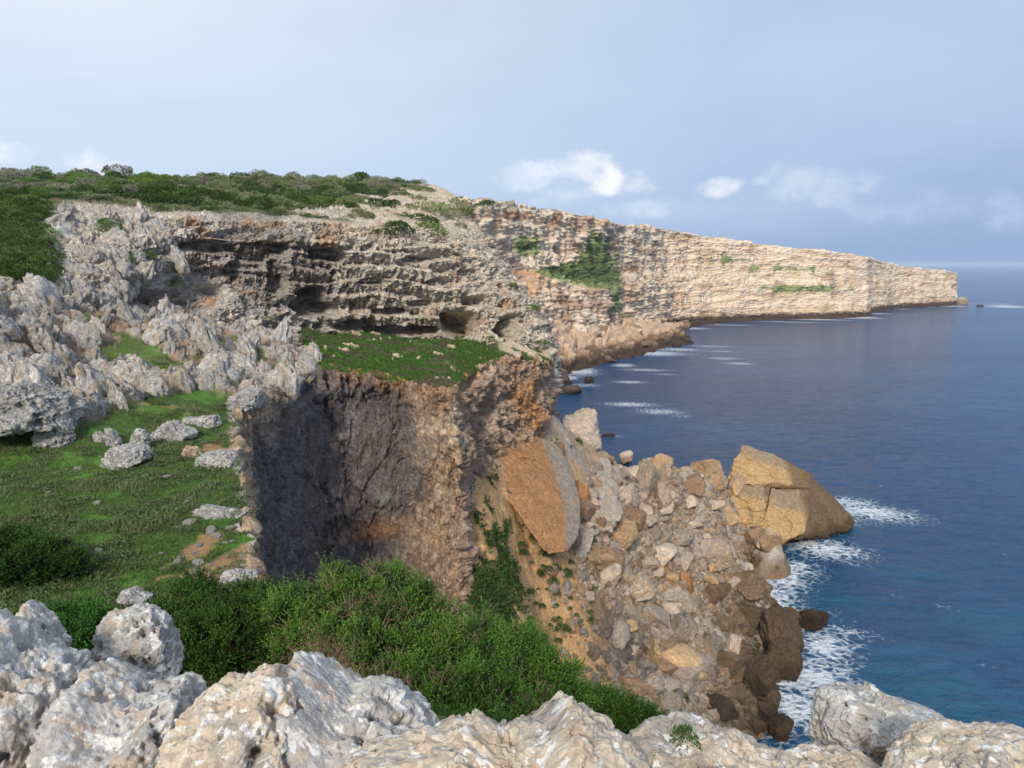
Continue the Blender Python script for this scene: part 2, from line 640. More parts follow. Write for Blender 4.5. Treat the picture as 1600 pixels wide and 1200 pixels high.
# where bare rock shows: the cliff, and slabs on the plateau edge
rockw = sst(rowf + 0.22 * fbm(sc(UP, 0.09, 8), 3), 2.72, 2.92)
brk = 0.55 * fbm(sc(UP, 0.3, 44), 4)
slab = brk + blob(UP, 670, 325, 112, 9, 22, 9) + blob(UP, 700, 300, 128, 5, 14, 5) + 0.8 * blob(UP, 560, 340, 90, 9, 9, 5) \
    + 0.7 * blob(UP, 735, 360, 104, 5, 12, 8)
rockw = np.clip(np.maximum(rockw, sst(slab + 0.35 * fbm(sc(UP, 0.25, 4), 3), 0.32, 0.55)), 0, 1)
leftw = 1 - sst(upx + 40 * fbm(sc(UP, 0.12, 5), 2), 55, 105)       # scrub-covered slope at the left
rockw *= 1 - leftw * 0.85
far = np.clip((UP[..., 1] - 60) / 60, 0, 1)
d = 1.1 * n_lo
k1 = ridged(sc(UP, (0.30, 0.30, 0.17), 11), 4, 0.55)
k2 = ridged(sc(UP, (0.95, 0.95, 0.42), 23), 4, 0.6)
k3 = fbm(sc(UP, (2.4, 2.4, 1.6), 5), 3)
st_, lay = strata(UP, 0.42, 2.2, 9)
f1, f2, cid = worley(sc(UP, (0.55, 0.55, 0.75), 2) + 0.35 * np.stack([k3, k3, k3], -1))
wA = worley(sc(UP, (0.42, 0.42, 0.30), 12) + 0.3 * np.stack([k3, n_lo, k3], -1))
wB = worley(sc(UP, (1.1, 1.1, 0.75), 32) + 0.25 * np.stack([k3, k3, n_lo], -1))
k4 = ridged(sc(UP, (2.1, 2.1, 0.8), 43), 3, 0.6)
wC = worley(sc(UP, (1.5, 1.5, 1.1), 52) + 0.25 * np.stack([k3, n_lo, k3], -1))
h5 = UP[..., 2] * 0.62 + 1.1 * fbm(sc(UP, 0.09, 19), 3)
fr5 = h5 - np.floor(h5)
lw5 = pn(np.stack([UP[..., 0] * 0.16, UP[..., 1] * 0.16, np.floor(h5) * 7.3], -1))
led = (np.where(fr5 < 0.78, fr5 / 0.78, 1 - (fr5 - 0.78) / 0.22) - 0.5) * (1.15 + 0.9 * lw5)
drip = (ridged(sc(UP, (1.7, 1.7, 0.28), 77), 3, 0.6) - 0.62) * 0.8
lumpA = np.sqrt(np.clip(1 - (wA[0] / 0.85) ** 2, 0, 1)) - 0.6
lumpB = np.sqrt(np.clip(1 - (wB[0] / 0.85) ** 2, 0, 1)) - 0.6
d += (k1 - 0.62) * 1.1 + (k2 - 0.6) * 1.5 + (k4 - 0.6) * 0.9 - sst(wC[0], 0.48, 0.12) * 0.5 * (wC[2] > 0.3) + k3 * 0.40 + (st_ - 0.5) * 0.8 * sst(n_lo, -0.4, 0.3) + led + drip - sst(f1, 0.50, 0.12) * 0.9 * (cid > 0.4) + lumpA * lerp(1.2, 0.6, sst(upx, 480, 620)) + lumpB * 0.55 + 0.22 * fbm(sc(UP, (5.0, 5.0, 3.0), 15), 2)
cliffw = sst(rowf, 2.75, 3.3)
d = 0.8 * d * rockw * lerp(0.55 - 0.22 * sst(upx, 500, 600), 1.0, cliffw) + (1 - rockw) * (0.9 * n_lo + 0.35 * fbm(sc(UP, 0.5, 2), 3))
d *= np.where(rowf < 1.6, 0.45, 1.0)
UP2, uoff = caves(UP, UN, [
    (250, 490, 60, 1.9, 2.6, 7), (262, 470, 60, 1.3, 1.5, 6), (325, 386, 67, 3.6, 0.7, 2.4), (300, 440, 66, 2.2, 1.5, 1.2), (360, 415, 68, 2.0, 0.6, 1.6),
    (372, 366, 71, 2.2, 0.9, 2.0), (482, 474, 74, 1.6, 1.8, 5), (507, 488, 74, 1.0, 0.9, 4), (430, 440, 73, 0.9, 2.0, 2.4),
    (714, 508, 82, 2.1, 1.9, 6), (797, 512, 84, 1.7, 1.6, 6), (625, 519, 81, 4.4, 0.75, 4), (560, 512, 78, 2.0, 0.9, 3),
    (610, 488, 80, 2.2, 0.5, 1.8), (580, 440, 78, 1.5, 0.45, 1.5), (690, 440, 83, 1.5, 0.5, 1.5), (655, 405, 82, 1.7, 0.5, 1.6), (742, 470, 84, 1.6, 0.7, 2.0),
    (520, 400, 77, 1.8, 0.8, 2.2), (400, 395, 72, 1.6, 1.5, 2.2), (440, 385, 74, 1.2, 1.2, 2.0), (660, 475, 82, 1.5, 0.5, 1.5), (735, 425, 86, 1.6, 0.5, 1.6),
    (150, 455, 54, 1.3, 0.9, 1.6), (190, 465, 56, 1.4, 0.9, 1.8), (60, 476, 50, 1.0, 1.0, 1.6)])
UP = UP2 + UN * d[..., None]
# colour
cs = fbm(sc(UP, (0.22, 0.22, 0.05), 41), 4)
c2 = fbm(sc(UP, 0.35, 6), 4)
c3 = fbm(sc(UP, 1.6, 61), 3)
col = GREY + 0 * UP.astype(np.float32)
right = sst(upx, 480, 760)
top = 1 - sst(rowf, 2.9, 4.2)
col = mixc(col, PALE * 1.12, 0.8 + 0 * c2)
col = mixc(col, CREAM, np.clip(0.2 + 0.5 * c2 + 0.30 * right + 0.25 * top, 0, 1) * 0.8)
col = mixc(col, PALE, sst(c3 + 0.3 * k2, 0.25, 0.6) * 0.7)
col = mixc(col, np.array(rgb(226, 208, 184)[:3], np.float32), sst(upx, 440, 600) * (0.35 + 0.4 * top))
stain = 0.9 * blob(UP, 330, 400, 67, 6, 20, 3.2) + 0.95 * blob(UP, 400, 400, 72, 5, 20, 5) + 0.8 * blob(UP, 480, 440, 74, 6, 20, 6) \
    + 0.25 * blob(UP, 600, 460, 80, 9, 20, 5) + 0.2 * blob(UP, 740, 460, 84, 5, 20, 5)
col = mixc(col, DARK, sst(cs + 0.75 * stain - 0.25 + 0.25 * c3, 0.2, 0.55) * 0.4)
col = mixc(col, BROWN, sst(fbm(sc(UP, 0.18, 77), 3) - 0.15, 0.08, 0.4) * 0.35)
col = mixc(col, ORANGE, sst(fbm(sc(UP, 0.25, 97), 3) - 0.28 + 0.25 * blob(UP, 330, 430, 66, 5, 20, 4), 0.05, 0.35) * 0.5)
veg = fbm(sc(UP, 0.16, 13), 4)
flat = sst(grid_normals(smooth_grid(UP, 2))[..., 2] * np.sign(UN[..., 2].mean()), 0.55, 0.8)
gcol = GREEND * 0.9 + 0 * col
gcol = mixc(gcol, GREENG * 0.8, sst(veg, 0.0, 0.45))
gcol = mixc(gcol, GREEN, sst(fbm(sc(UP, 0.2, 37), 3), 0.15, 0.5) * 0.7)
gcol = mixc(gcol, SOIL * 0.7, sst(fbm(sc(UP, 0.5, 57), 3), 0.25, 0.5) * 0.5)
col = mixc(col, GREEN, sst(fbm(sc(UP, 0.5, 71), 3), 0.30, 0.5) * sst(np.abs(st_ - 0.9), 0.25, 0.0) * 0.7)
col = mixc(col, gcol, 1 - rockw)
me = mesh_np('upper_cliff', UP, grid_faces(*UP.shape[:2]), col)
tag(link('cliff_and_plateau', me, M_CLIFF), kind='structure')

# ---------------------------------------------------------------- left ground: grass terrace, karst slope
LIP = [(-3.6, 15.5)] + [tuple(at(*q)[:2]) for q in [(398, 908, 18.6), (388, 850, 21.5), (381, 770, 26.5), (374, 700, 33),
                                                    (366, 645, 41), (405, 618, 44), (450, 598, 49), (500, 574, 54), (500, 540, 66), (500, 515, 80)]]
LIP = np.array(LIP)
gp = [at(*q) for q in [
    (-500, 930, 18), (0, 925, 18.3), (200, 922, 18.3), (390, 908, 18.6), (-300, 800, 24), (0, 800, 24), (200, 800, 24.2), (382, 800, 24.5),
    (-300, 722, 30.5), (0, 722, 30.5), (120, 718, 30.6), (200, 716, 31), (370, 716, 31.5), (240, 665, 36), (300, 640, 39), (363, 645, 41),
    (60, 672, 33.0), (60, 600, 38), (0, 520, 43), (-200, 520, 43), (0, 442, 50), (-300, 440, 49), (130, 506, 50), (230, 494, 58.5), (150, 590, 44.5),
    (300, 560, 50), (420, 535, 58), (430, 600, 50), (350, 600, 45), (500, 516, 79), (400, 510, 70), (300, 506, 63), (480, 555, 63)]]
gp += [np.array(q) for q in [(-12, 13.5, 42.1), (-7, 13.5, 42.1), (-3, 13.5, 42.0), (-25, 13, 42.2)]]
hG = RBF(gp, 1e-5)
nY, nX = 560, 640
Yv = 12.5 * (80 / 12.5) ** (np.linspace(0, 1, nY))
xr = np.interp(Yv, LIP[:, 1], LIP[:, 0])
xl = np.array([at(-330, 600, y)[0] for y in Yv])
t = np.linspace(0, 1, nX)
GX = xl[:, None] + (xr - xl)[:, None] * t[None]
GY = Yv[:, None] + 0 * GX
# ragged lip
GX = GX + 0.5 * pn(np.stack([GX * 0, GY * 0.6, GX * 0 + 3.3], -1)) * sst(t, 0.9, 1.0)[None]
GZ = hG(GX, GY)
GP = np.stack([GX, GY, GZ], -1)
gx, gy = pix(GP)
yk = np.interp(gx, [-400, 0, 112, 165, 235, 300, 360, 430, 520], [690, 684, 680, 652, 630, 616, 622, 644, 660])
grock = sst(yk - gy + 16 * fbm(sc(GP, 0.35, 2), 3), 0, 16)
scrub = (1 - sst(gx, 60, 120)) * (1 - sst(gy, 440, 470))
r1 = ridged(sc(GP, (0.42, 0.42, 0.2), 7), 4, 0.55)
r2 = ridged(sc(GP, (1.3, 1.3, 0.5), 19), 3, 0.55)
r3 = fbm(sc(GP, 3.0, 19), 3)
wk1 = worley(sc(GP, (0.55, 0.55, 0.4), 61) + 0.3 * np.stack([r3, r3, r3], -1))
wk2 = worley(sc(GP, (1.4, 1.4, 1.0), 71))
lift = (np.sqrt(np.clip(1 - (wk1[0] / 0.8) ** 2, 0, 1)) - 0.5) * 1.1 + (np.sqrt(np.clip(1 - (wk2[0] / 0.8) ** 2, 0, 1)) - 0.5) * 0.5 + (r2 - 0.6) * 0.35 + 0.12 * r3
wf1, wf2, wid = worley(sc(GP, (0.5, 0.5, 0.5), 8))
lift = lift * 0.8 - 0.15
green_hole = sst(fbm(sc(GP, 0.33, 83), 3) + 0.5 * blob(GP, 175, 548, 47, 1.2, 3, 3), 0.24, 0.36)
grock2 = grock * (1 - 0.9 * green_hole)
soft = 0.16 * fbm(sc(GP, 0.5, 1), 3) + 0.05 * fbm(sc(GP, 2.2, 5), 3)
dz = lerp(soft, np.maximum(lift, -0.6), grock2)
GP2 = GP.copy()
GP2[..., 2] += dz
jit = 0.35 * np.stack([fbm(sc(GP, 0.9, 3), 3), fbm(sc(GP, 0.9, 33), 3), 0 * dz], -1)
GP2 += jit * grock2[..., None]
ga = fbm(sc(GP, 0.45, 21), 4)
gb = fbm(sc(GP, 1.5, 22), 3)
gcol = GREEN * 0.9 + 0 * GP.astype(np.float32)
gcol = mixc(gcol, GREENB, sst(ga + 0.3 * gb, 0.0, 0.4) * 0.9)
gcol = mixc(gcol, GREENG * 0.9, sst(fbm(sc(GP, 0.5, 44), 4), 0.05, 0.4) * 0.8)
soil = 1.0 * blob(GP, 312, 850, 21.3, 0.6, 1.6, 1) + 0.8 * blob(GP, 350, 880, 20, 0.5, 1.5, 1) + 0.4 * blob(GP, 230, 905, 19.0, 2.6, 0.7, 1) \
    + 0.7 * blob(GP, 330, 700, 33, 0.8, 2, 1) + 0.5 * blob(GP, 250, 640, 38, 2.5, 1.5, 1)
edge = sst(t, 0.955, 1.0)[None] * (GY < 46)
gcol = mixc(gcol, SOIL * 0.95, sst(soil + 0.45 * edge + 0.6 * gb, 0.36, 0.7) * 0.85)
gcol = mixc(gcol, PALE * 0.8, sst(edge + 0.6 * gb, 0.7, 1.0) * 0.8)
kc = BROWN * 0.85 + 0 * gcol
kc = mixc(kc, GREEN * 0.8, sst(fbm(sc(GP, 0.8, 14), 3), 0.1, 0.35) * 0.7)
kc = mixc(kc, GREY, sst(dz, 0.15, 0.6))
kc = mixc(kc, CREAM, sst(ga, 0.05, 0.4) * 0.3)
kc = mixc(kc, BROWN, sst(fbm(sc(GP, 0.3, 91), 3) + 0.5 * blob(GP, 275, 540, 52, 2.2, 5, 3), 0.2, 0.5) * 0.7)
kc = mixc(kc, DARK, sst(fbm(sc(GP, (0.8, 0.8, 0.2), 92), 3), 0.25, 0.5) * 0.55)
gcol = mixc(gcol, kc, grock2)
gcol = mixc(gcol, GREEND, scrub * 0.9)
me = mesh_np('terrace', GP2, grid_faces(nY, nX), gcol)
tag(link('grass_terrace', me, M_GROUND), kind='structure')

# ---------------------------------------------------------------- ledge below the caves
lc = [[(470, 500, 82), (475, 566, 56)], [(500, 511, 84), (500, 574, 54)], [(560, 515, 86), (560, 583, 55.5)], [(620, 519, 88), (625, 597, 56)],
      [(680, 521, 88), (670, 603, 54.5)], [(705, 522, 88), (706, 607, 54)], [(730, 524, 88), (724, 590, 61)], [(765, 527, 88), (750, 572, 67)], [(795, 532, 88), (780, 557, 71)],
      [(830, 540, 90), (822, 561, 75)], [(862, 550, 95), (860, 566, 80)], [(868, 555, 100), (872, 572, 92)]]
LC = np.array([[at(*a), lerp(at(*a), at(*b), 0.5) + np.array((0, 0, 0.25)), at(*b)] for a, b in lc]).transpose(1, 0, 2)
LP = lin_rows(LC, [110, 130], [30, 56, 56, 56, 36, 20, 30, 30, 36, 36, 20])
LP = smooth_grid(LP, 4)
lv = np.linspace(0, 1, LP.shape[0])[:, None] * np.ones((1, LP.shape[1]))
lx, ly = pix(LP)
la = fbm(sc(LP, 0.3, 5), 4)
lb = fbm(sc(LP, 1.4, 6), 3)
lw = sst(fbm(sc(LP, 0.55, 88), 4), 0.44, 0.52)
lw = np.maximum(lw, sst(lx, 760, 800) * sst(la, -0.1, 0.2))
LP2 = LP.copy()
LP2[..., 2] += 0.45 * la + 0.12 * lb + lw * 0.45 * ridged(sc(LP, 0.8, 3), 3) - 0.25 * sst(lv, 0.93, 1.0)
lcol = GREEN * 0.85 + 0 * LP.astype(np.float32)
lcol = mixc(lcol, GREENB * 0.8, sst(la + 0.3 * lb + 0.5 * blob(LP, 650, 560, 65, 9, 9, 4), 0.0, 0.45))
lcol = mixc(lcol, BROWN * 0.7, sst(fbm(sc(LP, 0.35, 66), 3) + 0.5 * blob(LP, 530, 535, 72, 4, 9, 4), 0.12, 0.42) * 0.75)
lcol = mixc(lcol, CREAM * 0.9, lw)
lcol = mixc(lcol, ORANGE * 0.9, sst(lv + 0.12 * lb, 0.95, 1.0) * 0.85)
me = mesh_np('ledge', LP2, grid_faces(*LP.shape[:2]), lcol)
tag(link('grassy_ledge', me, M_GROUND), kind='structure')

# ---------------------------------------------------------------- lower cliff wall
wt = [np.array((18, -6, 41.0)), np.array((9, 7, 39.0)), np.array((3.4, 13.5, 40.5)), np.array((-2.8, 16.6, 41.4))] + [at(*q) for q in [
    (398, 908, 18.6), (388, 850, 21.5), (381, 770, 26.5), (374, 700, 33), (366, 645, 41), (405, 618, 44), (450, 598, 49), (500, 574, 54),
    (560, 583, 55.5), (625, 597, 56), (670, 603, 54.5), (706, 607, 54), (724, 590, 61), (750, 572, 67), (780, 557, 71), (822, 561, 75), (860, 566, 80), (870, 572, 92), (880, 560, 130)]]
wm = [None, None, None, None] + [at(*q) for q in [
    (408, 990, 18.8), (398, 960, 21.6), (391, 920, 26.6), (386, 860, 33.1), (382, 800, 41.2), (412, 800, 43), (458, 800, 47.8), (508, 800, 52.6),
    (570, 800, 54), (632, 800, 54.6), (682, 800, 53.6), (722, 780, 53.2), (734, 700, 62), (766, 650, 67), (786, 640, 70), (824, 640, 74), (848, 640, 79), (858, 640, 92), (866, 620, 130)]]
wb = [None, None, None, None] + [at(*q) for q in [
    (425, 1150, 19), (412, 1150, 22), (402, 1150, 27), (398, 1150, 33), (396, 1100, 41.5), (420, 1100, 42.5), (465, 1100, 46.8), (515, 1100, 51.2),
    (580, 1100, 52.6), (645, 1100, 53), (700, 1080, 52.2), (730, 1040, 51.6), (752, 980, 58), (768, 900, 64), (792, 860, 67), (830, 790, 71), (850, 740, 76), (862, 720, 90), (868, 680, 130)]]
for i in range(4):
    wm[i] = wt[i] + np.array((0.3, 0.6, -14.0))
    wb[i] = wt[i] + np.array((0.6, 1.2, -30.0))
WT, WM, WB = np.array(wt), np.array(wm), np.array(wb)
WI = WT.copy()
# inner row tucked under the ground
tg = np.gradient(WT, axis=0)
inn = np.stack([-tg[:, 1], tg[:, 0], 0 * tg[:, 0]], -1)
inn /= np.linalg.norm(inn, axis=1, keepdims=True)
WI = WT + inn * 1.6 + np.array((0, 0, -0.35))
WT[:, 2] -= 0.05
WC = np.array([WI, WT, WM, WB])
WP = lin_rows(WC, [10, 150, 150], [10, 12, 14, 16, 26, 30, 36, 44, 44, 56, 60, 64, 68, 56, 50, 34, 34, 40, 46, 50, 26, 12])
WP = smooth_grid(WP, 3)
wr = np.concatenate([np.arange(10) / 10, 1 + np.arange(300) / 150, [3]])[:, None] * np.ones((1, WP.shape[1]))
WN = facing(WP, 8)
wx, wy = pix(WP)
w1 = fbm(sc(WP, 0.16, 4), 4)
w2 = ridged(sc(WP, (0.55, 0.55, 0.22), 14), 4, 0.55)
w3 = fbm(sc(WP, (1.6, 1.6, 0.9), 24), 4, 0.6)
wst, _ = strata(WP, 0.28, 1.5, 30)
ff1, ff2, fid = worley(sc(WP, (0.30, 0.30, 0.20), 5) + 0.25 * np.stack([w3, w1, w3], -1))
crack = 1 - sst(ff2 - ff1, 0.0, 0.07)
butt = sst(wx, 715, 760)
lipz = 1 - sst(wr, 1.0, 1.35)
d = 0.8 * w1 + (w2 - 0.6) * lerp(0.9, 2.2, np.maximum(butt, lipz)) + 0.48 * w3 + 0.22 * fbm(sc(WP, (4.0, 4.0, 1.6), 37), 2) + (ridged(sc(WP, (1.4, 1.4, 0.7), 34), 3) - 0.6) * 0.55 + (fid - 0.5) * 0.55 - crack * 0.5 + (wst - 0.5) * 0.35
d *= np.where(wr < 1.0, 0.15, 1.0)
d *= sst(wr, 0.9, 1.15) * 0.8 + 0.2
d *= lerp(0.55, 1.0, np.maximum(sst(wx, 680, 730), lipz))
d += 0.9 * fbm(sc(WP, (0.2, 0.2, 0.35), 81), 3) * sst(wx, 660, 715) * sst(wr, 0.95, 1.2)
WP2, _ = caves(WP, WN, [(735, 588, 64, 0.6, 1.2, 1.4), (760, 640, 68, 0.8, 2.6, 2.0), (800, 625, 72, 0.6, 1.3, 1.0)])
WP = WP2 + WN * d[..., None]
wcol = BROWN * 1.3 + 0 * WP.astype(np.float32)
e1 = fbm(sc(WP, (0.25, 0.25, 0.12), 51), 4)
e2 = fbm(sc(WP, (1.1, 1.1, 0.35), 52), 4)
wcol = mixc(wcol, TAN, sst(e1 + 0.3 * e2, -0.1, 0.4) * 0.6)
wcol = mixc(wcol, CREAM * 0.92, sst(fbm(sc(WP, 0.3, 61), 3) + 0.4 * blob(WP, 690, 720, 54, 4, 9, 6) - 0.1, 0.1, 0.45) * 0.6)
e3 = fbm(sc(WP, (3.6, 3.6, 1.1), 53), 3)
wcol = wcol * (1 + 0.55 * e3 + 0.25 * e2)[..., None]
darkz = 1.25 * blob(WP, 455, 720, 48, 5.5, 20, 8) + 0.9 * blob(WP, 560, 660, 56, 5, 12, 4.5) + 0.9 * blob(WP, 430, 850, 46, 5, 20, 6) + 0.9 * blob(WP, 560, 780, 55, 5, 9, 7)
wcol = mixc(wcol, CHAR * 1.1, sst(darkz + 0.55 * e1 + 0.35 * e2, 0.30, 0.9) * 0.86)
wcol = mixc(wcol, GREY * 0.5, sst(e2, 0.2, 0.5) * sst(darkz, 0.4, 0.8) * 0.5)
veins = (1 - sst(np.abs(pn(sc(WP, (0.12, 0.12, 0.4), 7)) + 0.12 * e2), 0.0, 0.035)) * sst(e1, -0.1, 0.3)
wcol = mixc(wcol, GREY * 0.75, veins * 0.45)
wcol = mixc(wcol, DARK * 0.7, crack * sst(e1, -0.2, 0.3) * 0.5)
tanl = (1 - sst(wx, 385, 400)) * (wx > 300) + 0.9 * blob(WP, 400, 640, 44, 2.0, 5, 1.6)
wcol = mixc(wcol, np.array(rgb(196, 170, 138)[:3], np.float32), np.clip(tanl, 0, 1) * 0.8)
wcol = mixc(wcol, ORANGE, sst(lipz * 0.9 + 0.5 * fbm(sc(WP, 0.5, 71), 3) - 0.35, 0.1, 0.5) * 0.35 * sst(wx, 490, 540))
wcol = mixc(wcol, CREAM * 0.95, sst(wx, 720, 770) * sst(fbm(sc(WP, 0.4, 19), 3), -0.3, 0.3) * 0.6)
wcol = mixc(wcol, ORANGE * 1.1, np.clip(1.0 * blob(WP, 820, 620, 74, 2.0, 12, 4) + 0.7 * blob(WP, 850, 660, 76, 2, 12, 3), 0, 1) * sst(e1, -0.3, 0.3) * 0.8)
wcol = mixc(wcol, ORANGE * 1.05, np.clip(1.1 * blob(WP, 600, 822, 55, 2.4, 12, 0.9), 0, 1) * 0.6)
me = mesh_np('lower_cliff', WP, grid_faces(*WP.shape[:2]), wcol)
tag(link('cliff_wall', me, M_CLIFF), kind='structure')

# ---------------------------------------------------------------- talus slope to the sea
tp = [at(*q) for q in [
    (745, 935, 51), (742, 800, 58), (752, 740, 63), (765, 705, 68), (800, 690, 76), (870, 660, 84), (900, 690, 88), (940, 708, 97), (1000, 724, 106), (1060, 737, 116), (1130, 750, 124), (1165, 760, 132),
    (800, 880, 60), (850, 860, 66), (900, 850, 72), (950, 800, 84), (1000, 800, 90), (1050, 820, 97), (1100, 830, 103), (1150, 850, 111), (1200, 822, 122),
    (760, 960, 50), (800, 980, 53), (850, 1000, 58), (900, 1000, 63), (950, 950, 72), (1000, 950, 76), (1050, 950, 82), (1100, 950, 90), (1150, 955, 98),
    (850, 1090, 50), (900, 1080, 56), (950, 1080, 60), (1000, 1080, 65), (1050, 1080, 70), (1100, 1080, 74), (1150, 1080, 78), (950, 1180, 53), (1050, 1190, 60), (1150, 1180, 66)]]
SHORE = [(1190, 1210), (1200, 1150), (1215, 1110), (1222, 1060), (1245, 1010), (1258, 980), (1225, 950), (1190, 920), (1165, 888), (1195, 866), (1245, 850), (1300, 832), (1332, 822)]
sh = [atz(x, y, -0.3) for x, y in SHORE]
tp += sh
for p in sh:
    tp.append(p + np.array((9, -1.5, -4.0)))
    tp.append(p + np.array((30, -3, -6.0)))
for q in [(900, 690, 88), (940, 708, 97), (1000, 724, 106), (1060, 737, 116), (1130, 750, 124), (1165, 760, 132)]:
    p = at(*q)
    tp.append(np.array((p[0] + 7, p[1] + 16, p[2] - 14)))
    tp.append(np.array((p[0] + 14, p[1] + 34, -4.0)))
tp += [np.array(q) for q in [(70, 165, -5), (30, 140, -4.5), (45, 150, -4.5), (20, 125, -4), (12, 115, 0), (4, 62, 16), (-4, 45, 24), (8, 40, 18), (20, 42, 12), (34, 44, 4), (42, 44, -2), (60, 44, -6), (-14, 52, 15), (-10, 64, 24), (-6, 50, 19), (-10, 46, 15), (0, 48, 21), (0, 42, 18)]]
hT = RBF(tp, 2e-5)
nX, nY = 540, 640
TX = np.linspace(-14, 82, nX)[None] * np.ones((nY, 1))
TY = 40 * (168 / 40) ** np.linspace(0, 1, nY)[:, None] * np.ones((1, nX))
TZ = hT(TX, TY)
TP = np.stack([TX, TY, TZ], -1)
tx, ty = pix(TP)
b1 = worley(sc(TP, 0.22, 3))
b2 = worley(sc(TP, 0.55, 13))
b3 = worley(sc(TP, 1.3, 23))
tn = fbm(sc(TP, 0.12, 4), 3)
tf = fbm(sc(TP, 1.2, 9), 4)
soilw = np.clip(1.5 * blob(TP, 865, 930, 64, 5.5, 18, 13) + 0.9 * blob(TP, 900, 1020, 61, 3.5, 10, 8) + 0.7 * blob(TP, 930, 860, 76, 4, 8, 8) + 0.8 * blob(TP, 770, 830, 60, 3.5, 10, 9), 0, 1.2)
blocky = 1 - sst(soilw + 0.35 * tn, 0.35, 0.75)
dome = lambda w, s: np.clip(1 - (w[0] / 0.75) ** 2, 0, 1) * s * (0.4 + 0.9 * w[2])
d = lerp(0.25, 1.0, blocky) * (dome(b1, 0.5) + dome(b2, 0.35) + dome(b3, 0.15) - 0.45) + 0.16 * tf + 0.4 * tn
TP2 = TP.copy()
TP2[..., 2] += d
TP2[..., 0] += 0.25 * fbm(sc(TP, 0.9, 55), 2)
tcol = np.array(rgb(202, 160, 112)[:3], np.float32) + 0 * TP.astype(np.float32)
rk = np.array(rgb(184, 158, 130)[:3], np.float32)
tcol = mixc(tcol, rk, blocky)
tcol = tcol * (0.82 + 0.36 * lerp(b2[2], b3[2], 0.5))[..., None]
tcol = mixc(tcol, GREY * 0.95, sst(b1[2] + 0.3 * tn, 0.5, 0.8) * blocky * 0.6)
tcol = mixc(tcol, np.array(rgb(112, 100, 90)[:3], np.float32), np.clip(1.2 * blob(TP, 960, 1010, 70, 5, 8, 8), 0, 1) * 0.75)
gz = 1.1 * blob(TP, 775, 860, 58, 2.0, 9, 6) + 1.0 * blob(TP, 800, 930, 55, 1.7, 6, 5) + 0.8 * blob(TP, 745, 940, 51.5, 1.3, 4, 4)
tcol = mixc(tcol, GREEND * 1.1, sst(0.7 * gz + 1.2 * fbm(sc(TP, 0.55, 5), 4), 0.6, 0.8) * 0.85)
me = mesh_np('talus', TP2, grid_faces(nY, nX), tcol)
tag(link('talus_slope', me, M_TALUS), kind='structure')

# ---------------------------------------------------------------- far cliffs and headland
fc = [(560, 296, 300, 0), (640, 302, 330, 0), (735, 309, 352, 0), (800, 318, 388, 0), (860, 327, 424, 0), (905, 334, 452, 0), (945, 348, 490, 0), (985, 353, 560, 0), (1045, 358, 650, 0),
      (1100, 369, 676, 0), (1200, 383, 706, 0), (1300, 394, 722, 0), (1357, 402, 742, 0), (1361, 404, 800, 0), (1400, 414, 872, 0), (1440, 419, 905, 0), (1478, 423, 935, 0), (1495, 427, 952, 0), (1493, 432, 990, 0), (1470, 430, 1040, 0)]
FT = np.array([at(a, b, c) for a, b, c, _ in fc])
tg = np.gradient(FT, axis=0)
out = np.stack([tg[:, 1], -tg[:, 0], 0 * tg[:, 0]], -1)
out /= np.linalg.norm(out, axis=1, keepdims=True)
bench = np.interp(np.arange(len(fc)), [0, 3, 4, 5, 6, 8, 12, 19], [10, 12, 16, 14, 9, 6, 3, 1])
rows = []
z0 = FT[:, 2]
rows.append(FT + np.array((-30, 260, 0)) + np.array((0, 0, 1)) * (-6.0))
rows.append(FT + np.array((-4, 40, 1.0)))
rows.append(FT)
for fz, k in [(0.72, 0.05), (0.58, 0.25), (0.46, 1.0), (0.25, 1.15), (0.08, 1.35), (-0.06, 1.6)]:
    p = FT + out * (bench * k)[:, None]
    p[:, 2] = z0 * fz
    rows.append(p)
FC = np.array(rows)
FP = lin_rows(FC, [6, 10, 64, 34, 34, 54, 44, 26], [8, 40, 60, 60, 52, 52, 52, 70, 70, 100, 100, 70, 14, 50, 50, 50, 30, 10, 10])
FP = smooth_grid(FP, 2)
fr = np.concatenate([i + np.arange(n) / n for i, n in enumerate([6, 10, 64, 34, 34, 54, 44, 26])] + [[8]])[:, None] * np.ones((1, FP.shape[1]))
FN = facing(FP, 5)
FN[..., 2] *= 0.3
FN /= np.linalg.norm(FN, axis=-1, keepdims=True)
fx, fy = pix(FP)
g1 = fbm(sc(FP, 0.022, 2), 4)
g2 = ridged(sc(FP, (0.055, 0.055, 0.035), 5), 4, 0.55)
g3 = fbm(sc(FP, (0.22, 0.22, 0.30), 6), 4, 0.6)
fst, flay = strata(FP, 0.14, 0.5, 3)
fst2, _ = strata(FP, 0.42, 1.4, 13)
gv = ridged(sc(FP, (0.07, 0.07, 0.008), 9), 3)
qf = worley(sc(FP, (0.075, 0.075, 0.11), 4) + 0.2 * np.stack([g3, g1, g3], -1))
d = 5.5 * g1 + (g2 - 0.6) * 5.0 + 2.0 * g3 + (fst - 0.5) * 1.8 + (fst2 - 0.5) * 1.0 + (gv - 0.6) * lerp(5.0, 2.5, sst(fx, 1000, 1150)) + (qf[2] - 0.5) * 2.6 + (ridged(sc(FP, (0.3, 0.3, 0.22), 15), 3) - 0.6) * 1.6
d *= sst(fr, 1.6, 2.15) * lerp(0.95, 0.5, sst(fx, 960, 1200))
FP2, _ = caves(FP, FN, [(1492, 452, 950, 9, 6.5, 9)])
FP = FP2 + FN * d[..., None]
fcol = np.array(rgb(232, 211, 183)[:3], np.float32) + 0 * FP.astype(np.float32)
h1 = fbm(sc(FP, (0.04, 0.04, 0.012), 31), 4)
h2 = fbm(sc(FP, (0.05, 0.05, 0.16), 33), 4)
leftz = 1 - sst(fx + 60 * h1, 900, 1120)
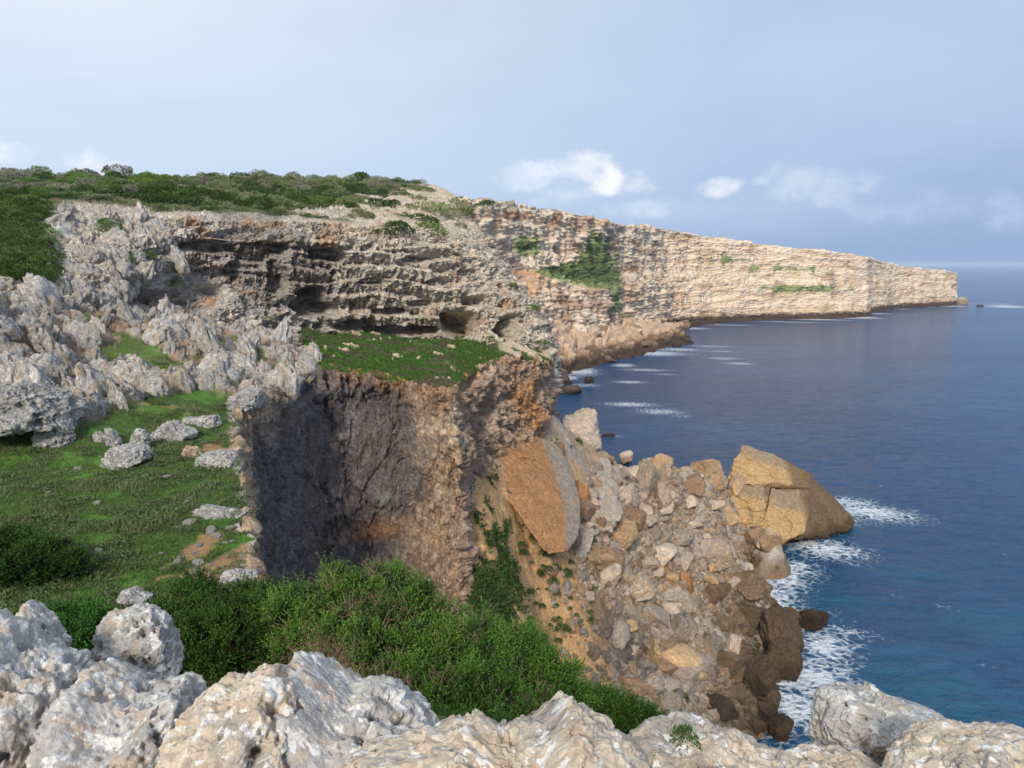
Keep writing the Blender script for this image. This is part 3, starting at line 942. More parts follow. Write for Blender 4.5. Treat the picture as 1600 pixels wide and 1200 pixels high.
fcol = mixc(fcol, np.array(rgb(210, 180, 144)[:3], np.float32), sst(h2, -0.1, 0.4) * 0.7)
fcol = mixc(fcol, GREY * 0.9, np.clip(0.06 + 0.6 * leftz * sst(h1, -0.2, 0.3), 0, 1) * lerp(0.5, 1.0, leftz))
fcol = mixc(fcol, np.array(rgb(168, 140, 120)[:3], np.float32), sst(h2 + 0.25 * h1 + 0.2 * leftz, 0.12, 0.5) * lerp(0.25, 0.85, leftz))
fcol = mixc(fcol, DARK * 1.3, sst(h1 + 0.35 * leftz - 0.2 + 0.3 * blob(FP, 980, 440, 540, 22, 70, 18), 0.12, 0.5) * 0.6)
fcol = mixc(fcol, np.array(rgb(200, 148, 100)[:3], np.float32), sst(fbm(sc(FP, (0.03, 0.03, 0.1), 39), 3), 0.1, 0.45) * leftz * 0.6)
gm = 1.3 * blob(FP, 930, 430, 462, 24, 120, 9) + 1.1 * blob(FP, 935, 395, 475, 18, 120, 12) + 1.1 * blob(FP, 825, 385, 400, 10, 80, 6) + 0.9 * blob(FP, 960, 470, 480, 7, 40, 16) + 1.0 * blob(FP, 870, 425, 430, 16, 100, 5) \
    + 0.75 * blob(FP, 985, 490, 500, 9, 40, 8) + 0.7 * blob(FP, 1140, 405, 690, 40, 60, 8) + 0.55 * blob(FP, 1290, 452, 715, 60, 60, 5) + 0.62 * blob(FP, 1230, 422, 706, 60, 90, 5) + 0.6 * blob(FP, 1240, 450, 706, 50, 90, 3.5)
gnz = fbm(sc(FP, 0.09, 71), 4)
fcol = mixc(fcol, np.array(rgb(112, 136, 66)[:3], np.float32), sst(gm + 0.75 * gnz, 0.42, 0.75) * 0.8)
fcol = mixc(fcol, GREEND, sst(gm + 0.8 * fbm(sc(FP, 0.2, 72), 3), 0.9, 1.1) * 0.7)
fcol = mixc(fcol, np.array(rgb(116, 94, 74)[:3], np.float32), 1 - sst(FP[..., 2] + 3 * g3, 3.5, 7.0))
fcol = mixc(fcol, np.array(rgb(96, 104, 70)[:3], np.float32), (1 - sst(fr, 1.75, 2.0)) * 0.9)
me = mesh_np('headland', FP, grid_faces(*FP.shape[:2]), fcol)
tag(link('headland_cliff', me, M_FAR), kind='structure')

# rubble apron at the foot of the far cliff
ac = [((840, 500, 352), (850, 560, 300)), ((862, 502, 385), (872, 592, 0)), ((900, 505, 425), (905, 584, 0)), ((940, 502, 465), (945, 573, 0)), ((985, 500, 500), (990, 560, 0)), ((1015, 500, 520), (1035, 549, 0)),
      ((1045, 506, 540), (1078, 538, 0)), ((1060, 508, 600), (1062, 520, 0)), ((1080, 505, 640), (1082, 513, 0)), ((1120, 500, 690), (1130, 507, 0))]
A0, A2 = [], []
for a, b in ac:
    A0.append(at(*a))
    A2.append(atz(b[0], b[1], -1.0) if b[2] == 0 else at(*b))
A0, A2 = np.array(A0), np.array(A2)
A1 = lerp(A0, A2, 0.5) + np.array((0, 0, 2.5))
AE = A2 + np.array((1.5, -4, -4))
APt = lin_rows(np.array([A0, A1, A2, AE]), [70, 80, 12], [40, 50, 60, 60, 50, 50, 40, 30, 30])
AN = facing(APt, 3)
q1 = worley(sc(APt, 0.13, 2))
q2 = worley(sc(APt, 0.33, 5))
d = dome(q1, 4.2) + dome(q2, 1.7) - 2.6 + 0.9 * fbm(sc(APt, 0.15, 8), 3)
arow = np.concatenate([np.arange(70) / 70, 1 + np.arange(80) / 80, 2 + np.arange(13) / 12])[:, None]
APt = APt + AN * (d * np.where(arow > 2, 0.4, 1))[..., None]
acol = np.array(rgb(196, 166, 138)[:3], np.float32) + 0 * APt.astype(np.float32)
acol = acol * (0.8 + 0.35 * q2[2])[..., None]
acol = mixc(acol, np.array(rgb(104, 84, 66)[:3], np.float32), 1 - sst(APt[..., 2] + 2.0 * fbm(sc(APt, 0.2, 3), 3), 3.0, 7.0))
me = mesh_np('rubble_apron', APt, grid_faces(*APt.shape[:2]), acol)
tag(link('rubble_slope', me, M_FAR), kind='structure')

# ---------------------------------------------------------------- ground under the viewpoint
cpt = [(-25, 14.5, 42.1), (-12, 14.5, 42.0), (-8, 14.5, 42.0), (-5, 13.6, 42.0), (-2, 13, 41.6), (0.6, 12, 41.4), (2.2, 11, 41.0), (3.4, 10, 40.6), (4.2, 9, 40.8), (6, 6, 43), (8, 3, 45.6), (12, 2, 45.6), (12, -4, 46.5),
       (0, 7, 45.2), (-6, 7, 45.0), (-14, 7, 45.0), (0, 3.4, 47.6), (-5, 3.4, 47.6), (4, 3.2, 47.2), (0, 0, 48.2), (-8, 0, 48.2), (6, 0, 47.8), (-14, 0, 48.2), (-14, -6, 48.5), (0, -6, 48.5)]
hC = RBF(cpt, 1e-4)
cxs = np.linspace(0, 1, 200)
cys = np.linspace(-6, 16.5, 200)
rgt = np.interp(cys, [-6, 2, 7, 11, 13.5, 16.6], [16, 11, 6.6, 3.2, 1.2, -2.6])
CX = -24 + (rgt[:, None] + 24) * cxs[None]
CY = cys[:, None] + 0 * CX
CPt = np.stack([CX, CY, hC(CX, CY)], -1)
CPt[..., 2] += 0.2 * fbm(sc(CPt, 0.6, 4), 4) - 0.25 * sst(CY, 14.8, 15.8)
cg = fbm(sc(CPt, 0.5, 8), 3)
ccol = np.array(rgb(140, 122, 96)[:3], np.float32) + 0 * CPt.astype(np.float32)
ccol = mixc(ccol, GREEN * 0.7, sst(cg + sst(CY, 5, 9) * 0.6, 0.0, 0.4) * 0.9)
ccol = mixc(ccol, SOIL * 0.8, sst(-cg, 0.1, 0.4) * 0.7)
me = mesh_np('near_ground', CPt, grid_faces(200, 200), ccol)
tag(link('ground', me, M_GROUND), kind='structure')

# ---------------------------------------------------------------- sea
nA, nR = 620, 1050
aa = np.radians(np.linspace(-62, 72, nA))[None]
rr = np.concatenate([34 * (1100 / 34) ** np.linspace(0, 1, 950), 1100 * (45000 / 1100) ** (np.arange(1, 101) / 100)])[:, None]
SX, SY = rr * np.sin(aa), rr * np.cos(aa)
SPt = np.stack([SX, SY, 0 * SX], -1)
near = (SX > -14) & (SX < 100) & (SY > 38) & (SY < 175)
hz = np.full(SX.shape, -8.0)
hz[near] = hT(SX[near], SY[near])
wob = fbm(sc(SPt, 0.11, 3), 4)
wob2 = fbm(sc(SPt, 0.4, 5), 3)
foam = np.exp(-np.maximum(-hz - 0.2, 0) / 1.9) * sst(wob + 0.25 * wob2, -0.30, 0.35) * 0.95
shal = np.exp(-np.maximum(-hz, 0) / 5.0)
for (px, py, rx, ry, s) in [
        (1360, 800, 62, 13, 1.0), (1330, 785, 40, 9, 0.9), (1400, 812, 40, 8, 0.5), (1290, 858, 55, 16, 1.0), (1240, 890, 40, 20, 0.8), (1220, 905, 40, 26, 0.95), (1215, 930, 30, 16, 0.9),
        (1290, 1010, 42, 30, 0.95), (1270, 1060, 60, 40, 0.95), (1240, 1110, 60, 36, 1.0), (1310, 1050, 30, 40, 0.7), (1345, 1080, 30, 14, 0.4), (1310, 985, 55, 10, 0.6), (1410, 1115, 50, 8, 0.35),
        (985, 632, 42, 3.5, 0.85), (1030, 643, 38, 5, 0.75), (1065, 650, 18, 3, 0.5), (950, 681, 20, 2, 0.8), (905, 580, 30, 7, 1.0), (888, 590, 16, 4, 1.0), (912, 602, 26, 3, 0.7), (985, 597, 26, 2.4, 0.8), (975, 571, 18, 3, 0.9), (1005, 578, 40, 2.2, 0.7),
        (1020, 552, 50, 4, 1.0), (1055, 546, 40, 3, 0.8), (1130, 560, 26, 2, 0.7), (1155, 568, 22, 2, 0.75), (1125, 549, 30, 1.4, 0.6), (1110, 541, 40, 1.6, 0.6), (1040, 585, 30, 1.5, 0.5), (975, 540, 60, 1.6, 0.6),
        (1075, 513, 30, 2, 0.9), (1110, 507, 40, 1.4, 0.7), (1150, 508, 30, 1.2, 0.6), (1230, 503, 60, 1.3, 0.6), (1270, 499, 50, 1.4, 0.9), (1330, 497, 40, 1.5, 0.8), (1350, 496, 20, 1.8, 1.0), (1370, 490, 16, 1.5, 0.8),
        (1385, 482, 30, 1.4, 0.9), (1430, 479, 30, 1.2, 0.8), (1475, 478, 30, 1.4, 0.9), (1515, 474, 16, 1.4, 0.7), (1575, 479, 30, 2.4, 1.0), (1560, 475, 24, 1.5, 0.9), (1610, 481, 30, 1.5, 0.6),
        (1200, 545, 60, 1.2, 0.3), (1290, 1095, 26, 20, 0.6), (1480, 950, 20, 4, 0.35), (1400, 930, 16, 3, 0.3), (1540, 1040, 18, 4, 0.3), (1330, 880, 30, 5, 0.5)]:
    c = atz(px, py, 0)
    dist = math.hypot(c[0], c[1])
    wx_ = rx * dist / FPX * 1.05
    wy_ = max(abs(atz(px, py - ry, 0)[1] - c[1]), 0.5)
    ex, ey = c[0] / dist, c[1] / dist
    rel = SPt[..., :2] - c[:2]
    la_ = rel[..., 0] * ey - rel[..., 1] * ex
    fo_ = rel[..., 0] * ex + rel[..., 1] * ey
    q = (la_ / wx_) ** 2 + (fo_ / wy_) ** 2
    foam = np.maximum(foam, s * np.exp(-q * 0.9))
teal = np.zeros(SX.shape)
for (px, py, rx, ry, s) in [(1450, 1080, 170, 90, 0.8), (1290, 920, 90, 40, 0.8), (1560, 980, 130, 40, 0.45), (1400, 900, 120, 30, 0.5), (1400, 1000, 80, 60, 0.6), (1150, 680, 200, 8, 0.2), (1560, 720, 200, 14, 0.25)]:
    c = atz(px, py, 0)
    dist = math.hypot(c[0], c[1])
    wx_ = rx * dist / FPX
    wy_ = abs(atz(px, py - ry, 0)[1] - c[1])
    q = ((SX - c[0]) / wx_) ** 2 + ((SY - c[1]) / wy_) ** 2
    teal = np.maximum(teal, s * np.exp(-q))
teal = np.clip(np.maximum(teal * (0.75 + 0.7 * fbm(sc(SPt, 0.05, 13), 3)), 0.55 * shal), 0, 1)
wav = 0.22 * pn(sc(SPt, (0.16, 0.32, 1), 2)) + 0.10 * pn(sc(SPt, (0.5, 0.8, 1), 4))
SPt[..., 2] = wav * np.exp(-rr / 400)
scol = np.stack([foam, teal, 0 * foam + 0.5], -1)
me = mesh_np('sea', SPt, grid_faces(nR, nA), scol)
m = bpy.data.materials.new('sea_water')
m.use_nodes = True
N = NT(m.node_tree)
ge = N.n('ShaderNodeNewGeometry')
a_ = N.n('ShaderNodeAttribute', attribute_name='Col')
sp = N.n('ShaderNodeSeparateColor')
N.l(a_.outputs['Color'], sp.inputs[0])
stv = N.n('ShaderNodeVectorMath', operation='MULTIPLY')
N.l(ge.outputs['Position'], stv.inputs[0])
stv.inputs[1].default_value = (0.6, 1.0, 1.0)
pos = stv.outputs[0]
big = N.noise(pos, 0.012, 4, 0.55)
mid = N.noise(pos, 0.11, 5, 0.6, 0.4)
sml = N.noise(pos, 0.55, 5, 0.6, 0.4)
deep = N.mix(N.ramp(big, 0.38, 0.64), rgb(24, 62, 106), rgb(38, 84, 130))
deep = N.mix(N.ramp(mid, 0.4, 0.65), deep, rgb(34, 66, 112))
wc = N.mix(N.math('MULTIPLY', sp.outputs[1], 0.9), deep, rgb(20, 100, 118))
# lacy foam: broken by two nets of bubbles
wpn = N.n('ShaderNodeTexNoise')
N.l(ge.outputs['Position'], wpn.inputs['Vector'])
wpn.inputs['Scale'].default_value = 0.35
wpn.inputs['Detail'].default_value = 5
wsc = N.n('ShaderNodeVectorMath', operation='SCALE')
N.l(wpn.outputs['Color'], wsc.inputs[0])
wsc.inputs['Scale'].default_value = 3.0
wad = N.n('ShaderNodeVectorMath', operation='ADD')
N.l(ge.outputs['Position'], wad.inputs[0])
N.l(wsc.outputs[0], wad.inputs[1])
lace = N.noise(wad.outputs[0], 1.15, 6, 0.65, 0.6)
vo = N.n('ShaderNodeTexVoronoi', feature='DISTANCE_TO_EDGE')
N.l(wad.outputs[0], vo.inputs['Vector'])
vo.inputs['Scale'].default_value = 0.7
net = N.math('SUBTRACT', 1.0, N.ramp(vo.outputs['Distance'], 0.0, 0.32))
ff = N.math('ADD', N.math('MULTIPLY', sp.outputs[0], 0.95), N.math('MULTIPLY', N.math('SUBTRACT', lace, 0.5), 1.7))
ff = N.math('ADD', ff, N.math('MULTIPLY', N.math('SUBTRACT', net, 0.55), 0.5))
fm = N.math('MULTIPLY', N.ramp(ff, 0.30, 1.15), N.ramp(sp.outputs[0], 0.04, 0.22))
caps = N.math('MULTIPLY', N.ramp(N.math('MULTIPLY', sml, N.ramp(mid, 0.45, 0.75)), 0.56, 0.66), 0.5)
fm = N.math('MAXIMUM', fm, caps)
wc2 = N.mix(fm, wc, rgb(226, 232, 236))
bs = N.n('ShaderNodeBsdfPrincipled')
N.l(wc2, bs.inputs['Base Color'])
N.l(N.math('ADD', 0.16, N.math('MULTIPLY', fm, 0.6)), bs.inputs['Roughness'])
bs.inputs['IOR'].default_value = 1.33
N.l(N.math('SUBTRACT', 0.5, N.math('MULTIPLY', fm, 0.4)), bs.inputs['Specular IOR Level'])
w_a = N.noise(pos, 0.35, 6, 0.62, 0.3)
w_b = N.noise(pos, 1.6, 4, 0.6, 0.2)
hh = N.math('ADD', N.math('MULTIPLY', w_a, 1.1), N.math('MULTIPLY', w_b, 0.5))
bp = N.n('ShaderNodeBump')
bp.inputs['Strength'].default_value = 0.9
bp.inputs['Distance'].default_value = 1.7
N.l(hh, bp.inputs['Height'])
N.l(bp.outputs[0], bs.inputs['Normal'])
o = N.n('ShaderNodeOutputMaterial')
N.l(bs.outputs[0], o.inputs[0])
tag(link('sea', me, m), kind='structure')



# ================================================================== OBJECTS
RNG = np.random.RandomState(11)


def unit(v):
    return v / (np.linalg.norm(v, axis=-1, keepdims=True) + 1e-9)


def hitf(h, px, py, y0, y1, n=500):
    """first place along the line of sight of (px, py) that meets the surface z = h(x, y)"""
    px, py = np.atleast_1d(px).astype(float), np.atleast_1d(py).astype(float)
    Ys = np.linspace(y0, y1, n)
    u = (px - 800) / FPX
    v = (600 - py) / FPX
    k = Ys[None] / (CP + v * SP)[:, None]
    X = u[:, None] * k
    Z = CAMZ + (-SP + v * CP)[:, None] * k
    below = Z < h(X, np.broadcast_to(Ys, X.shape))
    i = below.argmax(1)
    ok = below.any(1)
    r = np.arange(len(px))
    return np.stack([X[r, i], Ys[i], Z[r, i]], -1), ok


def boulder_shape(seed, sub=4, nplane=15, p=16, rough=0.05, pit=0.0):
    """broken block: rounded meeting of random planes, then worn"""
    g = np.random.RandomState(seed)
    D, F = ico(sub)
    n = unit(g.normal(size=(nplane, 3)))
    dist = g.uniform(0.62, 1.0, nplane)
    q = np.clip(D @ n.T, 0, None) / dist
    r = (q ** p).sum(1) ** (-1.0 / p)
    r = np.minimum(r, 1.35)
    V = D * r[:, None]
    nz = fbm(sc(V, 1.7, seed * 3.1), 4, 0.55)
    nr = ridged(sc(V, 2.6, seed * 1.7), 3) - 0.6
    n3 = fbm(sc(V, 7.0, seed * 2.3), 2)
    V = V * (1 + rough * 1.6 * nz + rough * 1.8 * nr + rough * 0.7 * n3)[:, None]
    if pit:
        f1, _, _ = worley(sc(V, 2.4, seed))
        V = V * (1 - pit * sst(f1, 0.5, 0.1))[:, None]
    sh = 0.94 + 0.12 * fbm(sc(V, 0.9, seed), 3)
    return V, F, sh


def place(o, loc, scale, rot):
    o.location = tuple(float(a) for a in loc)
    o.scale = tuple(float(a) for a in scale)
    o.rotation_euler = tuple(float(a) for a in rot)


def outline_rock(name, pts, Y, thick, label, cat='rock', mat=None, col=GREY, sub=5, p=3.0, amp=0.05, freq=None, tilt=0.0,
                 centre=None, colf=None, ridge=0.5, group=None, pits=0.0, flat=0.0):
    """a solid stone whose breadth and height come from its outline, with its own thickness and worn skin"""
    pts = np.array(pts, float)
    Q = np.array([at(a, b, Y) for a, b in pts])[:, [0, 2]]
    c = Q.mean(0) if centre is None else at(centre[0], centre[1], Y)[[0, 2]]
    rel = Q - c
    # densify the outline, then radius against angle
    A = np.concatenate([rel, rel[:1]])
    dens = np.concatenate([A[i] + (A[i + 1] - A[i]) * np.linspace(0, 1, 30, endpoint=False)[:, None] for i in range(len(rel))])
    ang = np.arctan2(dens[:, 1], dens[:, 0])
    rad = np.hypot(dens[:, 0], dens[:, 1])
    od = np.argsort(ang)
    ang, rad = ang[od], rad[od]
    D, F = ico(sub)
    th = np.arctan2(D[:, 2], D[:, 0])
    tb = np.linspace(-math.pi, math.pi, 720, endpoint=False)
    rb = np.interp(tb, ang, rad, period=2 * math.pi)
    for _ in range(14):
        rb = (np.roll(rb, 1) + 2 * rb + np.roll(rb, -1)) / 4
    R = np.interp(th, tb, rb, period=2 * math.pi)
    s = np.hypot(D[:, 0], D[:, 2])
    w = D[:, 1]
    k = (s ** p + np.abs(w) ** p) ** (-1 / p)
    V = np.stack([R * s * k * np.cos(th), thick * w * k, R * s * k * np.sin(th)], -1)
    V[:, 1] += tilt * V[:, 2]
    size = float(np.sqrt(np.abs(np.ptp(Q[:, 0]) * np.ptp(Q[:, 1]))))
    if mat is M_FORE:
        size = min(size, float(np.ptp(Q[:, 1])), 0.62)
    fq = (freq or 1.0) * 2.2 / size
    seed = (abs(hash_name(label)) % 97) + 1
    nrm = unit(np.stack([D[:, 0], D[:, 1] * 1.2, D[:, 2]], -1))
    a1 = fbm(sc(V, fq, seed), 4, 0.55)
    a2 = ridged(sc(V, fq * 1.8, seed + 5), 4, 0.55) - 0.62
    a3 = fbm(sc(V, fq * 6, seed + 9), 3, 0.6)
    a4 = ridged(sc(V, fq * 3.6, seed + 15), 3, 0.55) - 0.62
    dd = amp * size * (1.5 * a1 + ridge * 2.0 * a2 + 0.30 * a3 + ridge * 0.7 * a4)
    if pits:
        f1, _, pid = worley(sc(V, fq * 1.5, seed + 2) + 0.3 * np.stack([a1, a3, a1], -1))
        dd -= pits * size * sst(f1, 0.42, 0.08) * (pid > 0.35)
        f1, _, pid = worley(sc(V, fq * 4.5, seed + 4))
        dd -= pits * 0.26 * size * sst(f1, 0.42, 0.1) * (pid > 0.62)
    V = V + nrm * dd[:, None]
    cc = np.asarray(col, np.float32) * (0.95 + 0.16 * a1)[:, None]
    if colf is not None:
        cc = colf(V, D, cc, a1, a3)
    me = mesh_np(name, V, F, cc)
    o = link(name, me, mat or M_KARST)
    o.location = (float(c[0]), float(Y), float(c[1]))
    tag(o, label, cat, group)
    return o


def hash_name(s):
    h = 7
    for ch in s:
        h = (h * 31 + ord(ch)) % 1000003
    return h


# ------------------------------------------------------------------ stones lying on the viewpoint
FC_ = np.array(rgb(190, 186, 180)[:3], np.float32)
FW_ = np.array(rgb(206, 190, 168)[:3], np.float32)
for pts, Y, th, lab, cc, cen, drop in [
    ([(150, 1090), (150, 1010), (158, 975), (172, 950), (200, 940), (235, 942), (258, 955), (270, 985), (274, 1030), (268, 1062), (280, 1110), (215, 1140)], 3.7, 0.17, 'upright rounded grey knob of rock standing above the left foreground stones', FC_, (212, 1030), 12),
    ([(24, 1000), (30, 955), (45, 936), (62, 950), (85, 975), (98, 1000), (98, 1050), (60, 1090), (26, 1060)], 3.5, 0.13, 'small pointed grey spire of rock at the far left foreground', FC_, (60, 1020), 4),
    ([(-130, 1340), (-130, 930), (-40, 940), (0, 955), (25, 985), (55, 1003), (88, 1012), (106, 1040), (114, 1080), (140, 1160), (150, 1340)], 2.9, 0.42, 'broad pitted grey rock filling the bottom left corner', FC_, (10, 1180), 42),
    ([(80, 1340), (92, 1090), (104, 1030), (128, 1022), (150, 1032), (190, 1068), (232, 1070), (268, 1045), (292, 1070), (305, 1120), (300, 1340)], 2.75, 0.38, 'deeply hollowed grey rock beneath the upright knob', FC_, (195, 1190), 40),
    ([(258, 1340), (272, 1160), (276, 1105), (290, 1082), (322, 1056), (365, 1050), (388, 1030), (420, 1028), (448, 1050), (468, 1080), (476, 1150), (480, 1340)], 2.45, 0.3, 'cream and white lichened boulder with a large round hollow in its face', FW_, (372, 1185), 38),
    ([(425, 1340), (440, 1150), (430, 1080), (412, 1046), (420, 1024), (440, 1026), (450, 1011), (474, 1017), (508, 1044), (535, 1067), (575, 1064), (617, 1078), (652, 1102), (682, 1136), (700, 1165), (720, 1340)], 2.6, 0.36, 'long grey speckled boulder sloping down to the right in the foreground', FC_, (555, 1190), 38),
    ([(490, 1340), (520, 1205), (600, 1180), (690, 1164), (722, 1144), (742, 1152), (772, 1166), (830, 1158), (862, 1148), (880, 1122), (905, 1107), (928, 1128), (962, 1140), (988, 1162), (1020, 1200), (1040, 1340)], 2.05, 0.32, 'low white jagged ledge of rock at the bottom centre edge', FW_, (780, 1270), 16),
    ([(945, 1340), (968, 1180), (988, 1140), (1030, 1124), (1050, 1134), (1076, 1114), (1110, 1120), (1142, 1126), (1190, 1150), (1220, 1158), (1250, 1178), (1292, 1192), (1330, 1340)], 2.2, 0.32, 'cream flat topped foreground rock with a small plant in its crack', FW_, (1120, 1250), 50),
    ([(1278, 1172), (1279, 1088), (1298, 1071), (1330, 1067), (1362, 1080), (1384, 1074), (1402, 1090), (1452, 1105), (1500, 1120), (1514, 1142), (1480, 1156), (1440, 1174), (1425, 1190), (1350, 1190), (1300, 1186)], 2.7, 0.2, 'large loose pale boulder perched against the sea in the right foreground', FC_, (1380, 1128), 20),
    ([(1390, 1340), (1424, 1200), (1455, 1164), (1510, 1138), (1560, 1135), (1610, 1143), (1740, 1150), (1740, 1340)], 1.95, 0.34, 'white lichened rock in the bottom right corner', FW_, (1560, 1260), 64),
    ([(1210, 1340), (1236, 1190), (1290, 1172), (1360, 1178), (1402, 1184), (1425, 1205), (1440, 1340)], 2.15, 0.28, 'low cream rock wedged below the large perched boulder', FW_, (1320, 1260), 52),
]:
    pts = [(a, b + drop) for a, b in pts]
    outline_rock('foreground_rock', pts, Y, th, lab, mat=M_FORE, col=cc, sub=7, p=2.6, amp=0.048, ridge=0.62, centre=cen, pits=0.19, freq=1.6)

# ------------------------------------------------------------------ stones standing in the grass
K = GREY * 0.95
for pts, Y, th, lab in [
    ([(164, 735), (168, 712), (180, 700), (205, 698), (228, 702), (236, 716), (222, 722), (212, 728), (236, 740), (224, 744), (190, 738)], 30.2, 0.9, 'broad low grey stone with an open mouth on the green turf'),
    ([(206, 708), (205, 682), (214, 670), (224, 672), (233, 684), (232, 704), (220, 712)], 32.5, 0.3, 'upright grey tooth of stone behind the broad mouthed stone'),
    ([(172, 706), (164, 680), (168, 668), (178, 674), (190, 690), (193, 704), (184, 710)], 32.8, 0.3, 'leaning grey stone second left of the upright tooth'),
    ([(150, 700), (147, 678), (153, 674), (164, 684), (172, 705), (160, 708)], 33.0, 0.25, 'thin leaning grey stone nearest the dark overhang'),
    ([(230, 690), (236, 678), (255, 664), (272, 658), (284, 668), (305, 676), (302, 684), (280, 688), (262, 696), (240, 694)], 34.5, 0.7, 'long ribbed grey outcrop lying across the turf'),
    ([(276, 668), (290, 652), (312, 652), (338, 648), (342, 664), (330, 676), (300, 674)], 37.5, 0.6, 'low cream outcrop at the upper edge of the turf'),
    ([(308, 726), (312, 712), (340, 706), (364, 710), (374, 722), (372, 748), (352, 748), (326, 742)], 30.5, 0.8, 'layered pale rock overhanging the cliff edge beside the turf'),
    ([(303, 802), (312, 792), (345, 796), (372, 802), (387, 792), (386, 824), (368, 832), (350, 840), (330, 826)], 24.3, 0.6, 'pitted white rock on the cliff edge above the red soil'),
    ([(344, 905), (348, 895), (372, 892), (400, 898), (406, 910), (380, 914)], 18.6, 0.35, 'low white stones beside the bush at the terrace lip'),
    ([(186, 935), (190, 925), (206, 922), (216, 928), (236, 932), (234, 940), (205, 942)], 17.2, 0.3, 'small flat white stone at the near edge of the turf'),
    ([(285, 712), (290, 698), (306, 700), (318, 712), (308, 720)], 31.6, 0.35, 'tan broken stone just above the layered pale rock'),
    ([(352, 640), (362, 618), (384, 610), (402, 606), (412, 614), (408, 632), (392, 640), (370, 652)], 42.0, 0.9, 'pale fluted rock capping the corner of the dark wall'),
    ([(-70, 672), (-70, 634), (-20, 618), (14, 606), (46, 606), (80, 620), (104, 640), (110, 662), (60, 666), (20, 668)], 32.6, 2.4, 'cream honeycombed rock hanging over the dark hollow'),
    ([(58, 690), (60, 650), (78, 634), (98, 650), (112, 672), (108, 712), (98, 722), (88, 700), (72, 704)], 32.2, 0.6, 'grey fluted rock at the corner of the dark hollow'),
    ([(213, 742), (220, 734), (232, 738), (238, 744), (228, 748)], 29.6, 0.3, 'small flat grey stone in front of the broad mouthed stone'),
]:
    outline_rock('limestone_rock', pts, Y, th, lab, mat=M_KARST, col=K if 'tan' not in lab else CREAM * 0.85, sub=7 if th > 0.9 else 6, amp=0.075, ridge=0.9 if th > 0.9 else 0.75, p=3.0, freq=1.35, pits=0.13 if th > 0.9 else 0.08)

# small pale stones on the bare soil and turf near the edge
stone_me = []
for i in range(5):
    V, F, shd = boulder_shape(700 + i, 3, 9, 16, 0.08)
    me = mesh_np('small_stone', V, F, PALE[None] * 0.95 * shd[:, None])
    me.materials.append(M_KARST)
    stone_me.append(me)
m1 = np.where((gx > 268) & (gx < 372) & (gy > 822) & (gy < 900) & (t[None] < 0.985))
m2 = np.where((gx > 60) & (gx < 330) & (gy > 640) & (gy < 900) & (grock < 0.05))
for mset, num, lab, grp in [(m1, 18, 'small pale stone on the bare red soil by the cliff edge', 'stones on the red soil'), (m2, 26, 'small pale stone lying loose on the green turf', 'loose stones on the turf')]:
    for j in RNG.permutation(len(mset[0]))[:num]:
        o = bpy.data.objects.new('small_stone', stone_me[RNG.randint(5)])
        COL.objects.link(o)
        s = float(np.clip(np.exp(RNG.normal(-2.5, 0.45)), 0.04, 0.2))
        place(o, GP2[mset[0][j], mset[1][j]] + np.array((0, 0, 0.2 * s)), s * RNG.uniform((0.9, 0.8, 0.5), (1.5, 1.2, 0.9)), (RNG.uniform(-0.3, 0.3), RNG.uniform(-0.3, 0.3), RNG.uniform(0, 6.28)))
        tag(o, lab, 'stone', grp)

# ------------------------------------------------------------------ the fallen slab, the sea block, the big pale boulder


def slab_col(P, V, a1, a3):
    bed = fbm(sc(V @ np.array(((0.85, 0.3, -0.5), (0, 1, 0), (0.5, 0, 0.85))).T, (0.35, 0.35, 2.4), 4), 4)
    a1 = a1 + 0.8 * bed
    x, y = pix(P)
    side = sst(x + 8 * a3 - np.interp(y, [690, 740, 800, 870], [846, 866, 882, 884]), -3, 6)
    c = np.array(rgb(172, 126, 84)[:3], np.float32) * (1 + 0.22 * a1 + 0.10 * a3)[:, None]
    return mixc(c, np.array(rgb(158, 142, 124)[:3], np.float32), side)


SLAB = [at(748, 722, 66), at(788, 690, 70), at(846, 710, 72), at(868, 740, 71.5), at(888, 810, 67), at(886, 868, 63), at(856, 872, 62)]
SLABB = [q_ + np.array((1.5, 3.4, 0.5)) for q_ in SLAB]
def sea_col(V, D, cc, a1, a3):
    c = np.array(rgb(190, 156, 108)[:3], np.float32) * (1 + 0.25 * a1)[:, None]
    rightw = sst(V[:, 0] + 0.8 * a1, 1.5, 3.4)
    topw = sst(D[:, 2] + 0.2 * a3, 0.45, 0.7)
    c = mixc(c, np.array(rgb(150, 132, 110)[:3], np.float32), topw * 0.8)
    return mixc(c, np.array(rgb(128, 102, 74)[:3], np.float32), rightw * 0.9)


